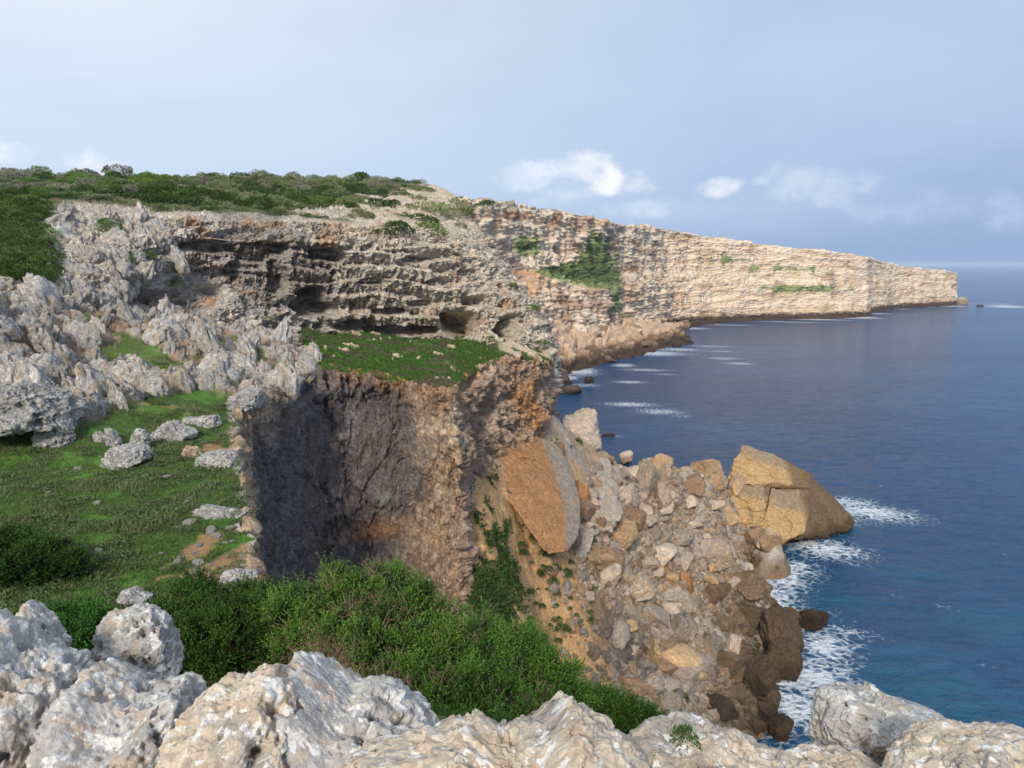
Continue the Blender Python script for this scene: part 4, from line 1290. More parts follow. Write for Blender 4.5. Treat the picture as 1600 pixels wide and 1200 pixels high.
def hull_rock(name, pts, label, colf, rad=0.35, sub=6, amp=0.06, mat=None, cat='boulder', crack=0.0, pp=24):
    """angular block: the rounded convex hull of a few corner places"""
    P = np.array(pts, float)
    c = P.mean(0)
    R = P - c
    D, F = ico(sub)
    bm = bmesh.new()
    for q in R:
        bm.verts.new(q)
    bmesh.ops.convex_hull(bm, input=bm.verts)
    bm.normal_update()
    pl = [(np.array(f.normal), float(Vector(f.normal).dot(f.verts[0].co))) for f in bm.faces]
    bm.free()
    _, sv, vt = np.linalg.svd(R, full_matrices=False)
    sv = np.clip(sv / sv.max(), 0.25, 1)
    D = unit((D * sv) @ vt).astype(np.float32)
    if np.linalg.det(vt) < 0:
        F = F[:, ::-1]
    n = np.array([a for a, b in pl])
    dd = np.array([b for a, b in pl])
    s = np.sign(dd)
    n, dd = n * s[:, None], np.abs(dd)
    q = np.clip(D @ n.T, 0, None) / dd
    r = (q ** pp).sum(1) ** (-1.0 / pp)
    V = D * r[:, None]
    size = np.linalg.norm(R, axis=1).mean()
    fq = 2.0 / size
    a1 = fbm(sc(V, fq, 3), 4, 0.55)
    a3 = fbm(sc(V, fq * 5, 8), 3, 0.6)
    a4 = ridged(sc(V, fq * 2.6, 21), 4, 0.6) - 0.62
    w = worley(sc(V, (fq * 1.3, fq * 1.3, fq * 2.0), 6))
    st = np.floor((V[:, 2] + 0.35 * V[:, 0] + 0.7 * a1) * 3.2 / size)
    V = V * (1 + amp * (1.2 * a1 + 0.45 * a3 + 0.9 * a4) + amp * 1.2 * (w[2] - 0.5) - crack * (1 - sst(w[1] - w[0], 0, 0.08)) + amp * 0.5 * np.sin(st * 12.9))[:, None]
    me = mesh_np(name, V, F, colf(V + c, V, a1, a3) if colf is slab_col else colf(V, unit(V), None, a1, a3))
    o = link(name, me, mat or M_BOULDER)
    o.location = tuple(float(a) for a in c)
    return tag(o, label, cat)


A = lambda x, y, Y: at(x, y, Y)
hull_rock('fallen_slab', SLAB + SLABB, 'huge orange slab of fallen cliff leaning against the cliff foot', slab_col, crack=0.025, sub=7, amp=0.03, pp=60)
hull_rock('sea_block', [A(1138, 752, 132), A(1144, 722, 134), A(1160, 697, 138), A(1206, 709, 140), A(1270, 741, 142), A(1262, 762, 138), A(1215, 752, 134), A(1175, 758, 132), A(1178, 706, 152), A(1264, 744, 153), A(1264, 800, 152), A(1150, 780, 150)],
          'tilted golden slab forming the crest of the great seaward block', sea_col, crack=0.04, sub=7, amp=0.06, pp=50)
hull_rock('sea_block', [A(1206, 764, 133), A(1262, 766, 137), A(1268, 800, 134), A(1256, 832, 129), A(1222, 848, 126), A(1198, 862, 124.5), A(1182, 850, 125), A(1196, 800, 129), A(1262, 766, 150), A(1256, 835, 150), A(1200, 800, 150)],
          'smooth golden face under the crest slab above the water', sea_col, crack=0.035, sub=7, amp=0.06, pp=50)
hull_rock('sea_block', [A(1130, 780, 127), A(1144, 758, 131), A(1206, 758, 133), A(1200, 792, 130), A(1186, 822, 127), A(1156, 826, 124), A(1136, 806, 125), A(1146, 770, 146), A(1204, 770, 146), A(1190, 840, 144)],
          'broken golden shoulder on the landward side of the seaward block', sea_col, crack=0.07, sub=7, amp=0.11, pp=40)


def dark_col(V, D, cc, a1, a3):
    c = np.array(rgb(128, 106, 80)[:3], np.float32) * (1 + 0.3 * a1 + 0.1 * a3)[:, None]
    return c


hull_rock('sea_block', [A(1240, 760, 139), A(1262, 738, 141), A(1290, 764, 142), A(1298, 782, 142), A(1318, 792, 141), A(1334, 812, 140), A(1328, 832, 138), A(1275, 838, 134), A(1240, 846, 130), A(1236, 800, 132), A(1250, 760, 152), A(1310, 800, 152), A(1325, 834, 150)],
          'dark brown sloping block at the seaward tip of the rockfall', dark_col, crack=0.04, sub=7, amp=0.07, pp=40)


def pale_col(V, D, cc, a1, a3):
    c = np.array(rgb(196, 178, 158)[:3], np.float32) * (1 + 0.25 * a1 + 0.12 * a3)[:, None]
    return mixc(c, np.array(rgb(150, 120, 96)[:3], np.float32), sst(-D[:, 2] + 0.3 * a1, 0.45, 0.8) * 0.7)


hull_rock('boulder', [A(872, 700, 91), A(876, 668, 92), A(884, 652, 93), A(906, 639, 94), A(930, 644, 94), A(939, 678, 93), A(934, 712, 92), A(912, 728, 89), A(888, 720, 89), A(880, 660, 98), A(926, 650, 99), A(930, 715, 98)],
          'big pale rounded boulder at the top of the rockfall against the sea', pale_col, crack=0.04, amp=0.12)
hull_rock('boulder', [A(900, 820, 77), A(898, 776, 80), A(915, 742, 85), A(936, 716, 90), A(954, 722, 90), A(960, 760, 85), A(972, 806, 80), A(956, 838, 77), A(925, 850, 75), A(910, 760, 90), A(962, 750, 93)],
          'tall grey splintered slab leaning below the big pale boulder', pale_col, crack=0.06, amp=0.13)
hull_rock('boulder', [A(742, 716, 67.5), A(748, 704, 67.5), A(768, 702, 67.5), A(778, 712, 67.5), A(770, 724, 67), A(752, 724, 67), A(750, 708, 70), A(772, 710, 70)],
          'brown cracked boulder wedged on the upper left corner of the orange slab', dark_col, crack=0.02, sub=5)


def tan_col(V, D, cc, a1, a3):
    return np.array(rgb(182, 132, 86)[:3], np.float32) * (1 + 0.3 * a1 + 0.15 * a3)[:, None]


hull_rock('boulder', [A(752, 702, 69), A(760, 684, 71), A(782, 676, 73), A(810, 684, 74), A(845, 706, 74), A(860, 722, 73), A(830, 718, 70), A(790, 704, 69), A(775, 680, 79), A(850, 712, 79)],
          'tawny rubbly cap lying on top of the orange slab', tan_col, crack=0.05, sub=6, amp=0.10)

# hero boulders of the rockfall: px, py, half width, half height, tone, words
TONE = {'p': rgb(200, 180, 158), 'g': rgb(172, 156, 140), 't': rgb(196, 163, 124), 'b': rgb(162, 132, 104), 'o': rgb(186, 138, 94), 'w': rgb(122, 102, 80), 'd': rgb(94, 77, 60)}
HERO = [
    (977, 776, 26, 26, 'p', 'large pale squarish boulder right of the tall splintered slab'), (1011, 746, 22, 32, 'p', 'tall pale boulder on the crest of the rockfall'),
    (1034, 778, 14, 24, 'p', 'narrow upright pale boulder beside the tall crest boulder'), (1030, 722, 22, 15, 't', 'tan slab tilted on the skyline of the rockfall'),
    (981, 714, 13, 12, 'p', 'small pale block on the rockfall skyline near the big pale boulder'), (1107, 731, 28, 15, 't', 'tan flat topped block on the crest beside the golden block'),
    (1083, 758, 24, 21, 'b', 'brownish cube shaped boulder below the crest'), (1118, 752, 19, 14, 't', 'tan wedge of rock against the golden block'),
    (1077, 786, 11, 13, 'p', 'small upright pale stone in the middle rubble'), (1112, 787, 23, 10, 'p', 'long flat pale stone below the crest'),
    (1140, 812, 18, 20, 't', 'tan slab lying at the foot of the golden block'), (1113, 868, 30, 27, 'p', 'large pale boulder with a tawny split side near the shore'),
    (1177, 838, 19, 16, 'b', 'grey brown boulder under the golden block by the water'), (1163, 909, 42, 28, 'w', 'wide olive brown boulder with surf at its side'),
    (1112, 922, 31, 20, 'w', 'dark wedge boulder behind the wide olive boulder'), (1172, 962, 34, 27, 'w', 'grey brown wet boulder above the black shore rocks'),
    (1219, 990, 36, 42, 'd', 'very dark wet rock mass jutting into the surf'), (1270, 970, 28, 17, 'd', 'brown wave washed rock farthest out in the surf'),
    (1213, 1030, 40, 32, 'd', 'dark sloping wet rock with surf below it'), (1184, 1064, 31, 42, 'd', 'tall dark brown wet boulder at the nearest surf'),
    (1079, 1050, 43, 38, 'g', 'largest grey cracked boulder low on the rockfall'), (1023, 1025, 14, 28, 't', 'smooth tan upright slab beside the largest grey boulder'),
    (1053, 1021, 11, 16, 'p', 'small pale block between the tan slab and the grey boulder'), (1044, 1101, 27, 19, 'g', 'rounded grey boulder just above the foreground rock'),
    (1017, 1070, 22, 17, 'g', 'flat grey boulder left of the largest grey boulder'), (1060, 978, 27, 32, 'g', 'split pale grey boulder above the tan upright slab'),
    (1048, 954, 18, 16, 'p', 'pale lump resting on the split grey boulder'), (1144, 1012, 16, 20, 'p', 'pale pointed stone beside the dark wet rocks'),
    (1115, 1012, 18, 22, 'g', 'upright grey stone left of the pale pointed stone'), (1120, 1110, 36, 20, 'd', 'dark low rock near the nearest surf'),
    (1222, 1136, 24, 22, 'd', 'nearest black rock awash in the foam'), (995, 922, 29, 21, 'p', 'broad buff boulder on the upper tawny slope'),
    (1070, 908, 15, 21, 'o', 'rusty orange upright block in mid slope'), (1046, 904, 17, 15, 't', 'tan angular block left of the rusty block'),
    (938, 824, 18, 18, 'b', 'brown block on the slope right of the orange slab'), (970, 836, 28, 25, 't', 'tawny boulder with a smooth face beyond the orange slab'),
    (919, 934, 14, 9, 'p', 'isolated flat pale stone on the bare tawny slope'), (905, 770, 16, 26, 'o', 'rust brown splinter standing beside the orange slab'),
    (1150, 760, 16, 22, 't', 'tan block leaning on the left flank of the golden block'), (1200, 845, 22, 16, 'b', 'low brown rock under the golden cliff face'),
    (1180, 812, 24, 16, 't', 'heap of golden broken rock against the golden block'), (895, 838, 14, 22, 'b', 'grey brown stone at the lower right foot of the orange slab'),
    (880, 742, 15, 17, 'g', 'grey block filling the notch right of the orange slab top'), (868, 704, 17, 14, 'b', 'brownish block between the orange slab and the big pale boulder'), (890, 790, 12, 18, 'p', 'upright pale stone against the grey side of the orange slab'), (912, 800, 17, 22, 'b', 'brown split stone under the splintered slab'),
    (1010, 815, 20, 12, 'p', 'low pale boulder in the centre of the rubble field'), (1060, 838, 24, 14, 'g', 'grey sloping slab in the centre of the rubble'),
    (1150, 1085, 20, 18, 'w', 'brown wet boulder behind the tall nearest surf boulder'), (960, 745, 14, 18, 'g', 'grey broken block under the skyline stones'),
    (950, 905, 16, 18, 'b', 'brownish angular boulder on the tawny slope'), (1010, 880, 20, 14, 'p', 'pale wedge boulder above the broad buff boulder'),
    (1165, 985, 16, 12, 'w', 'small brown rock tucked below the grey brown wet boulder'), (1190, 1110, 26, 18, 'd', 'black low rock between the nearest surf boulders'),
]
hp, ok = hitf(hT, [h[0] for h in HERO], [h[1] + h[3] * 0.7 for h in HERO], 45, 165, 800)
for i, (px, py, hw, hh, tn_, lab) in enumerate(HERO):
    Y = hp[i][1] if ok[i] else atz(px, py + hh, 0)[1]
    Y = min(Y, atz(px, py + hh, -0.5)[1])
    V, F, shd = boulder_shape(300 + i, 6 if hw > 24 else 5, 9, 60, 0.06 if tn_ in 'wd' else 0.045, 0.08)
    k = Y / FPX
    ext = np.abs(V).max(0)
    g = np.random.RandomState(i)
    ca, sa = math.cos(g.uniform(0, 6.28)), math.sin(g.uniform(0, 6.28))
    S = np.array((hw * k * 1.08, (hw + hh) * 0.5 * k * 1.05, hh * k * 1.12)) / ext
    V = V * S
    a1 = fbm(sc(V, 0.7 / (hw * k), i), 3)
    c = np.array(TONE[tn_][:3], np.float32) * (shd * (0.96 + 0.25 * a1))[:, None] * np.float32(g.uniform(0.78, 1.2))
    if tn_ in 'pg':
        c = mixc(c, np.array(TONE['t'][:3], np.float32), sst(a1, 0.15, 0.5) * 0.5)
    o = link('boulder', mesh_np('boulder', V, F, c), M_BOULDER)
    p = at(px, py, Y + 0.25 * hw * k)
    o.location = tuple(float(a) for a in p)
    tag(o, lab, 'boulder')

# scattered boulders of the rockfall: copies of twelve shapes in four tones
shapes = []
for i in range(14):
    V, F, shd = boulder_shape(40 + i, 5, 8 + i % 3, 70, 0.03)
    for tn_ in 'pgtbw':
        c = np.array(TONE[tn_][:3], np.float32) * shd[:, None]
        shapes.append((tn_, i, V, F, c))
mesh_of = {}


def boulder_mesh(tn_, i):
    if (tn_, i) not in mesh_of:
        s = [q for q in shapes if q[0] == tn_ and q[1] == i][0]
        me = mesh_np('boulder', s[2], s[3], s[4])
        me.materials.append(M_BOULDER)
        mesh_of[(tn_, i)] = me
    return mesh_of[(tn_, i)]


def inside(px, py, poly):
    poly = np.array(poly, float)
    r = np.zeros(len(px), bool)
    j = len(poly) - 1
    for i in range(len(poly)):
        a, b = poly[i], poly[j]
        cnd = ((a[1] > py) != (b[1] > py)) & (px < (b[0] - a[0]) * (py - a[1]) / (b[1] - a[1] + 1e-9) + a[0])
        r ^= cnd
        j = i
    return r


FALL = [(915, 740), (960, 708), (1000, 724), (1060, 735), (1130, 745), (1150, 800), (1200, 850), (1170, 885), (1200, 930), (1235, 960), (1240, 1010), (1215, 1060), (1205, 1140), (1000, 1140), (960, 1040), (960, 960), (900, 900), (895, 830)]
cand = RNG.uniform((880, 700), (1260, 1160), (9000, 2))
cand = cand[inside(cand[:, 0], cand[:, 1], FALL)]
hp, ok = hitf(hT, cand[:, 0], cand[:, 1], 45, 165, 500)
cand, hp = cand[ok], hp[ok]
ZN = [('rubble', lambda x, y: y < 800, 'pgtpp', 'buff boulder among the blocks below the rockfall crest', 'boulders below the rockfall crest'),
      ('mid', lambda x, y: (y >= 800) & (y < 920), 'pptbg', 'buff or grey boulder in the middle band of the rockfall', 'boulders in the middle of the rockfall'),
      ('low', lambda x, y: (y >= 920) & (x < 1100), 'gbgpt', 'grey or brown boulder in the lower left heap of the rockfall', 'boulders in the lower heap of the rockfall'),
      ('shore', lambda x, y: (y >= 920) & (x >= 1100), 'wbwww', 'brown boulder along the wet shore edge of the rockfall', 'boulders along the wet shore')]
nb = 0
for j in range(len(cand)):
    if nb >= 196:
        break
    x, y = cand[j]
    zi = [z for z in ZN if z[1](x, y)][0]
    tn_ = zi[2][RNG.randint(5)]
    if hp[j][2] < 1.0:
        tn_ = 'w'
    s = float(np.exp(RNG.normal(-0.28, 0.45)))
    s = min(max(s, 0.4), 2.5)
    o = bpy.data.objects.new('boulder', boulder_mesh(tn_, RNG.randint(14)))
    COL.objects.link(o)
    place(o, hp[j] + np.array((0, 0.2 * s, 0.25 * s)), s * RNG.uniform((0.65, 0.6, 0.42), (1.6, 1.1, 0.95)), (RNG.uniform(-0.5, 0.5), RNG.uniform(-0.5, 0.5), RNG.uniform(0, 6.28)))
    tag(o, zi[3], 'boulder', zi[4])
    nb += 1


def merged_stones(name, P, size, cols, mat, sub=2, nshape=10, seed=5, flat=0.75):
    """countless small stones as one mesh"""
    g = np.random.RandomState(seed)
    base = [boulder_shape(seed * 10 + i, sub, 8, 30, 0.03) for i in range(nshape)]
    Vs, Fs, Cs, n0 = [], [], [], 0
    for i in range(len(P)):
        V, F, shd = base[g.randint(nshape)]
        R = np.array(Matrix.Rotation(g.uniform(0, 6.28), 3, unit(g.normal(size=3)))) if False else rotm(g)
        S = size[i] * g.uniform((0.8, 0.8, 0.6), (1.25, 1.2, 1.0))
        v = (V * S) @ R.T + P[i]
        Vs.append(v)
        Fs.append(F + n0)
        Cs.append(cols[i][None] * shd[:, None])
        n0 += len(v)
    me = mesh_np(name, np.concatenate(Vs), np.concatenate(Fs), np.concatenate(Cs), False)
    o = link(name, me, mat)
    o['kind'] = 'stuff'
    return o


def rotm(g):
    q = g.normal(size=4)
    q /= np.linalg.norm(q)
    w, x, y, z = q
    return np.array([[1 - 2 * (y * y + z * z), 2 * (x * y - z * w), 2 * (x * z + y * w)], [2 * (x * y + z * w), 1 - 2 * (x * x + z * z), 2 * (y * z - x * w)], [2 * (x * z - y * w), 2 * (y * z + x * w), 1 - 2 * (x * x + y * y)]])


c2_ = RNG.uniform((850, 700), (1260, 1170), (30000, 2))
keep = inside(c2_[:, 0], c2_[:, 1], FALL) | ((RNG.rand(len(c2_)) < 0.10) & (c2_[:, 0] < 960) & (c2_[:, 1] > 860) & (c2_[:, 0] > 860))
c2_ = c2_[keep][:9500]
hp2, ok = hitf(hT, c2_[:, 0], c2_[:, 1], 45, 165, 500)
hp2, c2_ = hp2[ok], c2_[ok]
sz = np.clip(np.exp(RNG.normal(-1.5, 0.5, len(hp2))), 0.08, 0.7)
pal = np.array([TONE[k][:3] for k in 'ppgtbg'], np.float32)
cl = pal[RNG.randint(0, 6, len(hp2))] * RNG.uniform(0.8, 1.12, (len(hp2), 1)).astype(np.float32)
shorew = sst(c2_[:, 0], 1090, 1180) * sst(c2_[:, 1], 850, 960)
cl = cl + (np.array(TONE['w'][:3], np.float32) - cl) * shorew[:, None].astype(np.float32)
lowh = np.clip(np.exp(-((c2_[:, 0] - 960) / 60) ** 2 - ((c2_[:, 1] - 1010) / 60) ** 2) * 1.2, 0, 1)[:, None].astype(np.float32)
cl = cl + (np.array(rgb(112, 100, 90)[:3], np.float32) - cl) * lowh * 0.8
merged_stones('rubble', hp2 + np.array((0, 0, 0.05)), sz, cl, M_BOULDER, sub=2)

# ------------------------------------------------------------------ boulders at the foot of the far cliff, rocks in the sea
ap = APt[5:150].reshape(-1, 3)
ax_, ay_ = pix(ap)
sel = np.where((ax_ > 862) & (ax_ < 1075) & (ay_ > 500))[0]
sel = sel[RNG.permutation(len(sel))[:46]]
for j in sel:
    s = float(np.clip(np.exp(RNG.normal(0.75, 0.35)), 1.0, 4.2))
    low = ap[j][2] < 6
    o = bpy.data.objects.new('boulder', boulder_mesh('w' if low else 'pptb'[RNG.randint(4)], RNG.randint(14)))
    COL.objects.link(o)
    place(o, ap[j], s * RNG.uniform((0.85, 0.8, 0.6), (1.3, 1.15, 0.95)), (RNG.uniform(-0.5, 0.5), RNG.uniform(-0.5, 0.5), RNG.uniform(0, 6.28)))
    if low:
        tag(o, 'dark wet boulder at the waterline under the far cliff', 'boulder', 'wet boulders under the far cliff')
    else:
        tag(o, 'buff boulder in the heap under the far cliff', 'boulder', 'boulders heaped under the far cliff')
for (px, py, hw, hh, lab) in [(888, 607, 22, 12, 'largest black rock in the sea beside the near cliff'), (919, 593, 9, 8, 'small black rock standing clear in the sea off the near cliff'), (878, 590, 18, 16, 'black rock joined to the foot of the near cliff'),
                              (1075, 532, 10, 6, 'dark rock off the end of the far rubble spit'), (1058, 538, 9, 6, 'dark rock at the water end of the far rubble spit'), (948, 680, 17, 2.5, 'flat dark reef awash in the open water'),
                              (1499, 470, 14, 7, 'pale rock islet at the tip of the headland'), (1533, 477, 8, 3, 'tiny dark islet off the tip of the headland'), (876, 572, 14, 10, 'dark boulder in the corner behind the near cliff'),
                              (1046, 516, 14, 7, 'dark boulder pile where the far cliff meets the sea'), (1090, 500, 12, 5, 'pale low boulder at the foot of the long headland')]:
    c = atz(px, py + hh * 0.7, 0.0)
    k = c[1] / FPX
    V, F, shd = boulder_shape(int(px), 4, 14, 14, 0.07)
    V = V / np.abs(V).max(0) * np.array((hw * k, (hw + hh) * 0.5 * k, hh * k * 1.3))
    tone = 'p' if 'pale' in lab else 'd'
    o = link('sea_rock', mesh_np('sea_rock', V, F, np.array(TONE[tone][:3], np.float32) * shd[:, None]), M_FAR if tone == 'p' else M_BOULDER)
    o.location = (float(c[0]), float(c[1] + 0.2 * hw * k), float(0.25 * hh * k))
    tag(o, lab, 'rock')

# ------------------------------------------------------------------ karst pinnacles
def pinnacle_shape(seed):
    g = np.random.RandomState(seed)
    D, F = ico(4)
    z = D[:, 2]
    r = np.interp(z, [-1, -0.4, 0.2, 0.7, 1], [1.05, 1.0, 0.9, 0.66, 0.34])
    V = np.stack([D[:, 0] * r * g.uniform(0.75, 1.25), D[:, 1] * r * g.uniform(0.6, 0.9), z * 1.0], -1)
    if seed % 2:
        r = np.interp(z, [-1, -0.3, 0.3, 0.75, 1], [0.95, 1.05, 1.1, 0.9, 0.5])
        V = np.stack([D[:, 0] * r * g.uniform(0.9, 1.5), D[:, 1] * r * g.uniform(0.7, 1.0), z * 0.8], -1)
    fl = ridged(sc(V, (2.0, 2.0, 0.45), seed), 3) - 0.62
    f2_ = ridged(sc(V, (4.6, 4.6, 0.7), seed + 9), 3) - 0.62
    n = fbm(sc(V, 1.4, seed + 3), 3)
    hor = unit(np.stack([D[:, 0], D[:, 1], 0.25 * D[:, 2]], -1))
    w = worley(sc(V, (1.7, 1.7, 1.1), seed))
    V = V + hor * (0.42 * fl + 0.26 * f2_ + 0.26 * n - 0.42 * sst(w[0], 0.46, 0.1))[:, None]
    V[:, 0] += g.uniform(-0.45, 0.45) * V[:, 2] + 0.16 * np.sin(V[:, 2] * 2 + seed)
    V[:, 1] += g.uniform(-0.3, 0.3) * V[:, 2]
    V[:, 2] += 0.20 * fbm(sc(V, (1.8, 1.8, 0.5), seed + 6), 3)
    c = mixc(GREY * 1.0 + 0 * V.astype(np.float32), PALE, sst(fl + f2_, -0.1, 0.25) * 0.6)
    c = mixc(c, CREAM, sst(n, 0.05, 0.4) * 0.7)
    return V, F, c


pin = []
for i in range(14):
    V, F, c = pinnacle_shape(500 + i)
    me = mesh_np('limestone_pinnacle', V, F, c)
    me.materials.append(M_KARST)
    pin.append(me)
rocky = np.where((grock2 > 0.55) & (gx > -30) & (gx < 500) & (gy > 425) & (gy < 720) & (GY < 66))
pk = RNG.permutation(len(rocky[0]))
PZ = [(lambda x, y: (x < 160) & (y > 560), 'fluted grey pinnacle in the karst above the dark hollow', 'karst pinnacles above the dark hollow'),
      (lambda x, y: (x < 260) & (y <= 560), 'fluted grey pinnacle on the karst slope below the dark scrub', 'karst pinnacles below the dark scrub'),
      (lambda x, y: (x >= 160) & (y > 530), 'grey karst stone between the turf and the dark wall', 'karst stones beside the turf'),
      (lambda x, y: x > -999, 'grey or cream karst stone under the shaded recess', 'karst stones under the shaded recess')]
rocky2 = np.where((rockw > 0.6) & (rowf > 3.0) & (rowf < 5.8) & (upx > 75) & (upx < 262))
pk2 = RNG.permutation(len(rocky2[0]))[:700]
t2 = []
for j in pk2:
    a, b = rocky2[0][j], rocky2[1][j]
    x, y = upx[a, b], upy[a, b]
    if any((x - q[0]) ** 2 + (y - q[1]) ** 2 < 17 ** 2 for q in t2):
        continue
    t2.append((x, y))
    if len(t2) > 48:
        break
    s = float(np.clip(np.exp(RNG.normal(0.0, 0.25)), 0.6, 1.5))
    o = bpy.data.objects.new('limestone_pinnacle', pin[RNG.randint(14)])
    COL.objects.link(o)
    place(o, UP[a, b] + np.array((0, 0.1, -0.1 * s)), s * RNG.uniform((0.55, 0.5, 0.8), (0.95, 0.8, 1.5)), (RNG.uniform(-0.3, 0.1), RNG.uniform(-0.25, 0.25), RNG.uniform(0, 6.28)))
    tag(o, 'fluted grey rock rib on the upper left cliff beside the dark scrub', 'rock', 'rock ribs on the upper left cliff')
taken = []
for j in pk:
    a, b = rocky[0][j], rocky[1][j]
    p = GP[a, b]
    x, y = gx[a, b], gy[a, b]
    if any((x - q[0]) ** 2 + (y - q[1]) ** 2 < 11 ** 2 for q in taken):
        continue
    taken.append((x, y))
    if len(taken) > 245:
        break
    s = float(np.clip(np.exp(RNG.normal(-0.52, 0.40)), 0.25, 1.3)) * (0.8 + p[1] / 160)
    o = bpy.data.objects.new('limestone_pinnacle', pin[RNG.randint(14)])
    COL.objects.link(o)
    place(o, p + np.array((0, 0, 0.25 * s)), s * RNG.uniform((0.5, 0.45, 0.8), (0.95, 0.75, 1.5)), (RNG.uniform(-0.3, 0.3), RNG.uniform(-0.35, 0.35), RNG.uniform(0, 6.28)))
    z = [q for q in PZ if q[0](x, y)][0]
    tag(o, z[1], 'rock', z[2])

# ------------------------------------------------------------------ plants
def leaf_quads(C, Dr, L, Wd, g):
    """flat pointed leaves: base, direction, length, width"""
    n = len(C)
    s = unit(np.cross(Dr, unit(g.normal(size=(n, 3)))))
    mid = C + Dr * (L * 0.5)[:, None]
    V = np.stack([C, mid - s * (Wd * 0.5)[:, None], C + Dr * L[:, None], mid + s * (Wd * 0.5)[:, None]], 1)
    return V


def quads_mesh(name, V, col, smooth=False):
    n = len(V)
    F = np.arange(n * 4).reshape(n, 4)
    return mesh_np(name, V.reshape(-1, 3), F, np.repeat(col, 4, axis=0), smooth)


def dome_shrub(seed, n, leaf, base, tip, zk=0.62, lump=0.3):
    """rounded bush of unit radius made of leaf sprays in lumps"""
    g = np.random.RandomState(seed)
    nl = 26
    ld = unit(g.normal(size=(nl, 3)) * (1, 1, 0.8) + (0, 0, 0.35))
    ld[:, 2] = np.abs(ld[:, 2])
    lr = g.uniform(0.55, 0.85, nl)
    ls = g.uniform(0.22, 0.40, nl)
    k = g.randint(nl, size=n)
    o = unit(g.normal(size=(n, 3)) + ld[k] * 0.7)
    P = ld[k] * lr[k][:, None] + o * (ls[k] * g.uniform(0.6, 1.05, n))[:, None]
    P[:, 2] = np.maximum(P[:, 2] * zk, -0.12)
    Dr = unit(o + unit(g.normal(size=(n, 3))) * 0.7 + (0, 0, 0.35))
    L = leaf * g.uniform(0.7, 1.4, n)
    V = leaf_quads(P, Dr, L, L * g.uniform(0.35, 0.6, n), g)
    tone = g.uniform(0, 1, nl)[k] * 0.6 + g.uniform(0, 1, n) * 0.4
    c = (base[None] + (tip - base)[None] * tone[:, None]).astype(np.float32)
    return V, c


DG = np.array(rgb(44, 66, 28)[:3], np.float32)
DG2 = np.array(rgb(84, 106, 50)[:3], np.float32)
OL = np.array(rgb(96, 104, 66)[:3], np.float32)
OL2 = np.array(rgb(142, 148, 102)[:3], np.float32)
BG = np.array(rgb(80, 106, 42)[:3], np.float32)
BG2 = np.array(rgb(122, 146, 70)[:3], np.float32)
GG = np.array(rgb(118, 118, 98)[:3], np.float32)
GG2 = np.array(rgb(154, 150, 126)[:3], np.float32)
KINDS = {'dark': (DG, DG2), 'olive': (OL, OL2), 'bright': (BG, BG2), 'grey': (GG, GG2)}
shrub_me = {}
for kname, (a, b) in KINDS.items():
    for v in range(4):
        V, c = dome_shrub(hash_name(kname) % 500 + v, 1500, 0.105, a, b)
        me = quads_mesh('shrub', V, c)
        me.materials.append(M_LEAF)
        shrub_me[kname, v] = me
# near scrub at the left has finer leaves
for v in range(4):
    V, c = dome_shrub(900 + v, 5000, 0.06, DG * 0.9, DG2 * 1.7, 0.8)
    me = quads_mesh('shrub', V, c)
    me.materials.append(M_LEAF)
    shrub_me['fine', v] = me

flatU = UP.reshape(-1, 3)
fxU, fyU = upx.ravel(), upy.ravel()
rwU, rkU = rowf.ravel(), rockw.ravel()
LBL = {
    'left': ('dense dark green shrub on the slope at the left edge', 'dark scrub on the left slope'),
    'front_dark': ('dark green shrub along the rim of the cliff top', 'dark shrubs along the cliff top rim'),
    'front_olive': ('dull olive shrub near the rim of the cliff top', 'olive shrubs near the cliff top rim'),
    'front_bright': ('fresh green shrub near the rim of the cliff top', 'fresh green shrubs near the cliff top rim'),
    'front_grey': ('greyish dry shrub near the rim of the cliff top', 'grey dry shrubs near the cliff top rim'),
    'back_dark': ('dark shrub far back on the plateau below the skyline', 'dark shrubs far back on the plateau'),
    'back_olive': ('dull olive shrub far back on the plateau', 'olive shrubs far back on the plateau'),
    'back_bright': ('yellow green shrub far back on the plateau', 'yellow green shrubs far back on the plateau'),
    'back_grey': ('greyish dry shrub far back on the plateau', 'grey dry shrubs far back on the plateau')}


def shrub_at(p, kname, s, lab, grp, zk=1.0):
    o = bpy.data.objects.new('shrub', shrub_me[kname, RNG.randint(4)])
    COL.objects.link(o)
    place(o, p, (s * RNG.uniform(0.9, 1.35), s * RNG.uniform(0.85, 1.2), s * RNG.uniform(0.75, 1.1) * zk), (0, 0, RNG.uniform(0, 6.28)))
    tag(o, lab, 'shrub', grp)
    return o


cnt = 0
sel = np.where((rkU < 0.45) & (rwU > 1.0) & (rwU < 5.6) & (fxU > -60) & (fxU < 720))[0]
sel = sel[RNG.permutation(len(sel))]
extra = []
for j in sel:
    p = flatU[j]
    x, y = fxU[j], fyU[j]
    isleft = rwU[j] > 2.6
    if isleft and x > 100:
        continue
    if isleft:
        kn, key = 'fine', 'left'
        s = RNG.uniform(0.8, 1.5)
    else:
        backz = y < 302 + 8 * math.sin(x * 0.02)
        r = RNG.rand()
        if backz:
            kn = 'bright' if (x < 260 and r < 0.55) else ('olive' if r < 0.55 else ('dark' if r < 0.72 else 'grey'))
            s = RNG.uniform(0.8, 1.9)
        else:
            kn = 'dark' if r < (0.85 if x < 300 else 0.5) else ('olive' if r < 0.8 else ('grey' if r < 0.92 else 'bright'))
            s = RNG.uniform(0.8, 1.7)
        key = ('back_' if backz else 'front_') + kn
        s *= 1.1
    if cnt < 285:
        shrub_at(p, kn, s, *LBL[key], zk=1.25 if isleft else 1.2)
        cnt += 1
    else:
        extra.append((p, kn, s * 0.55))
        if len(extra) > 800:
            break
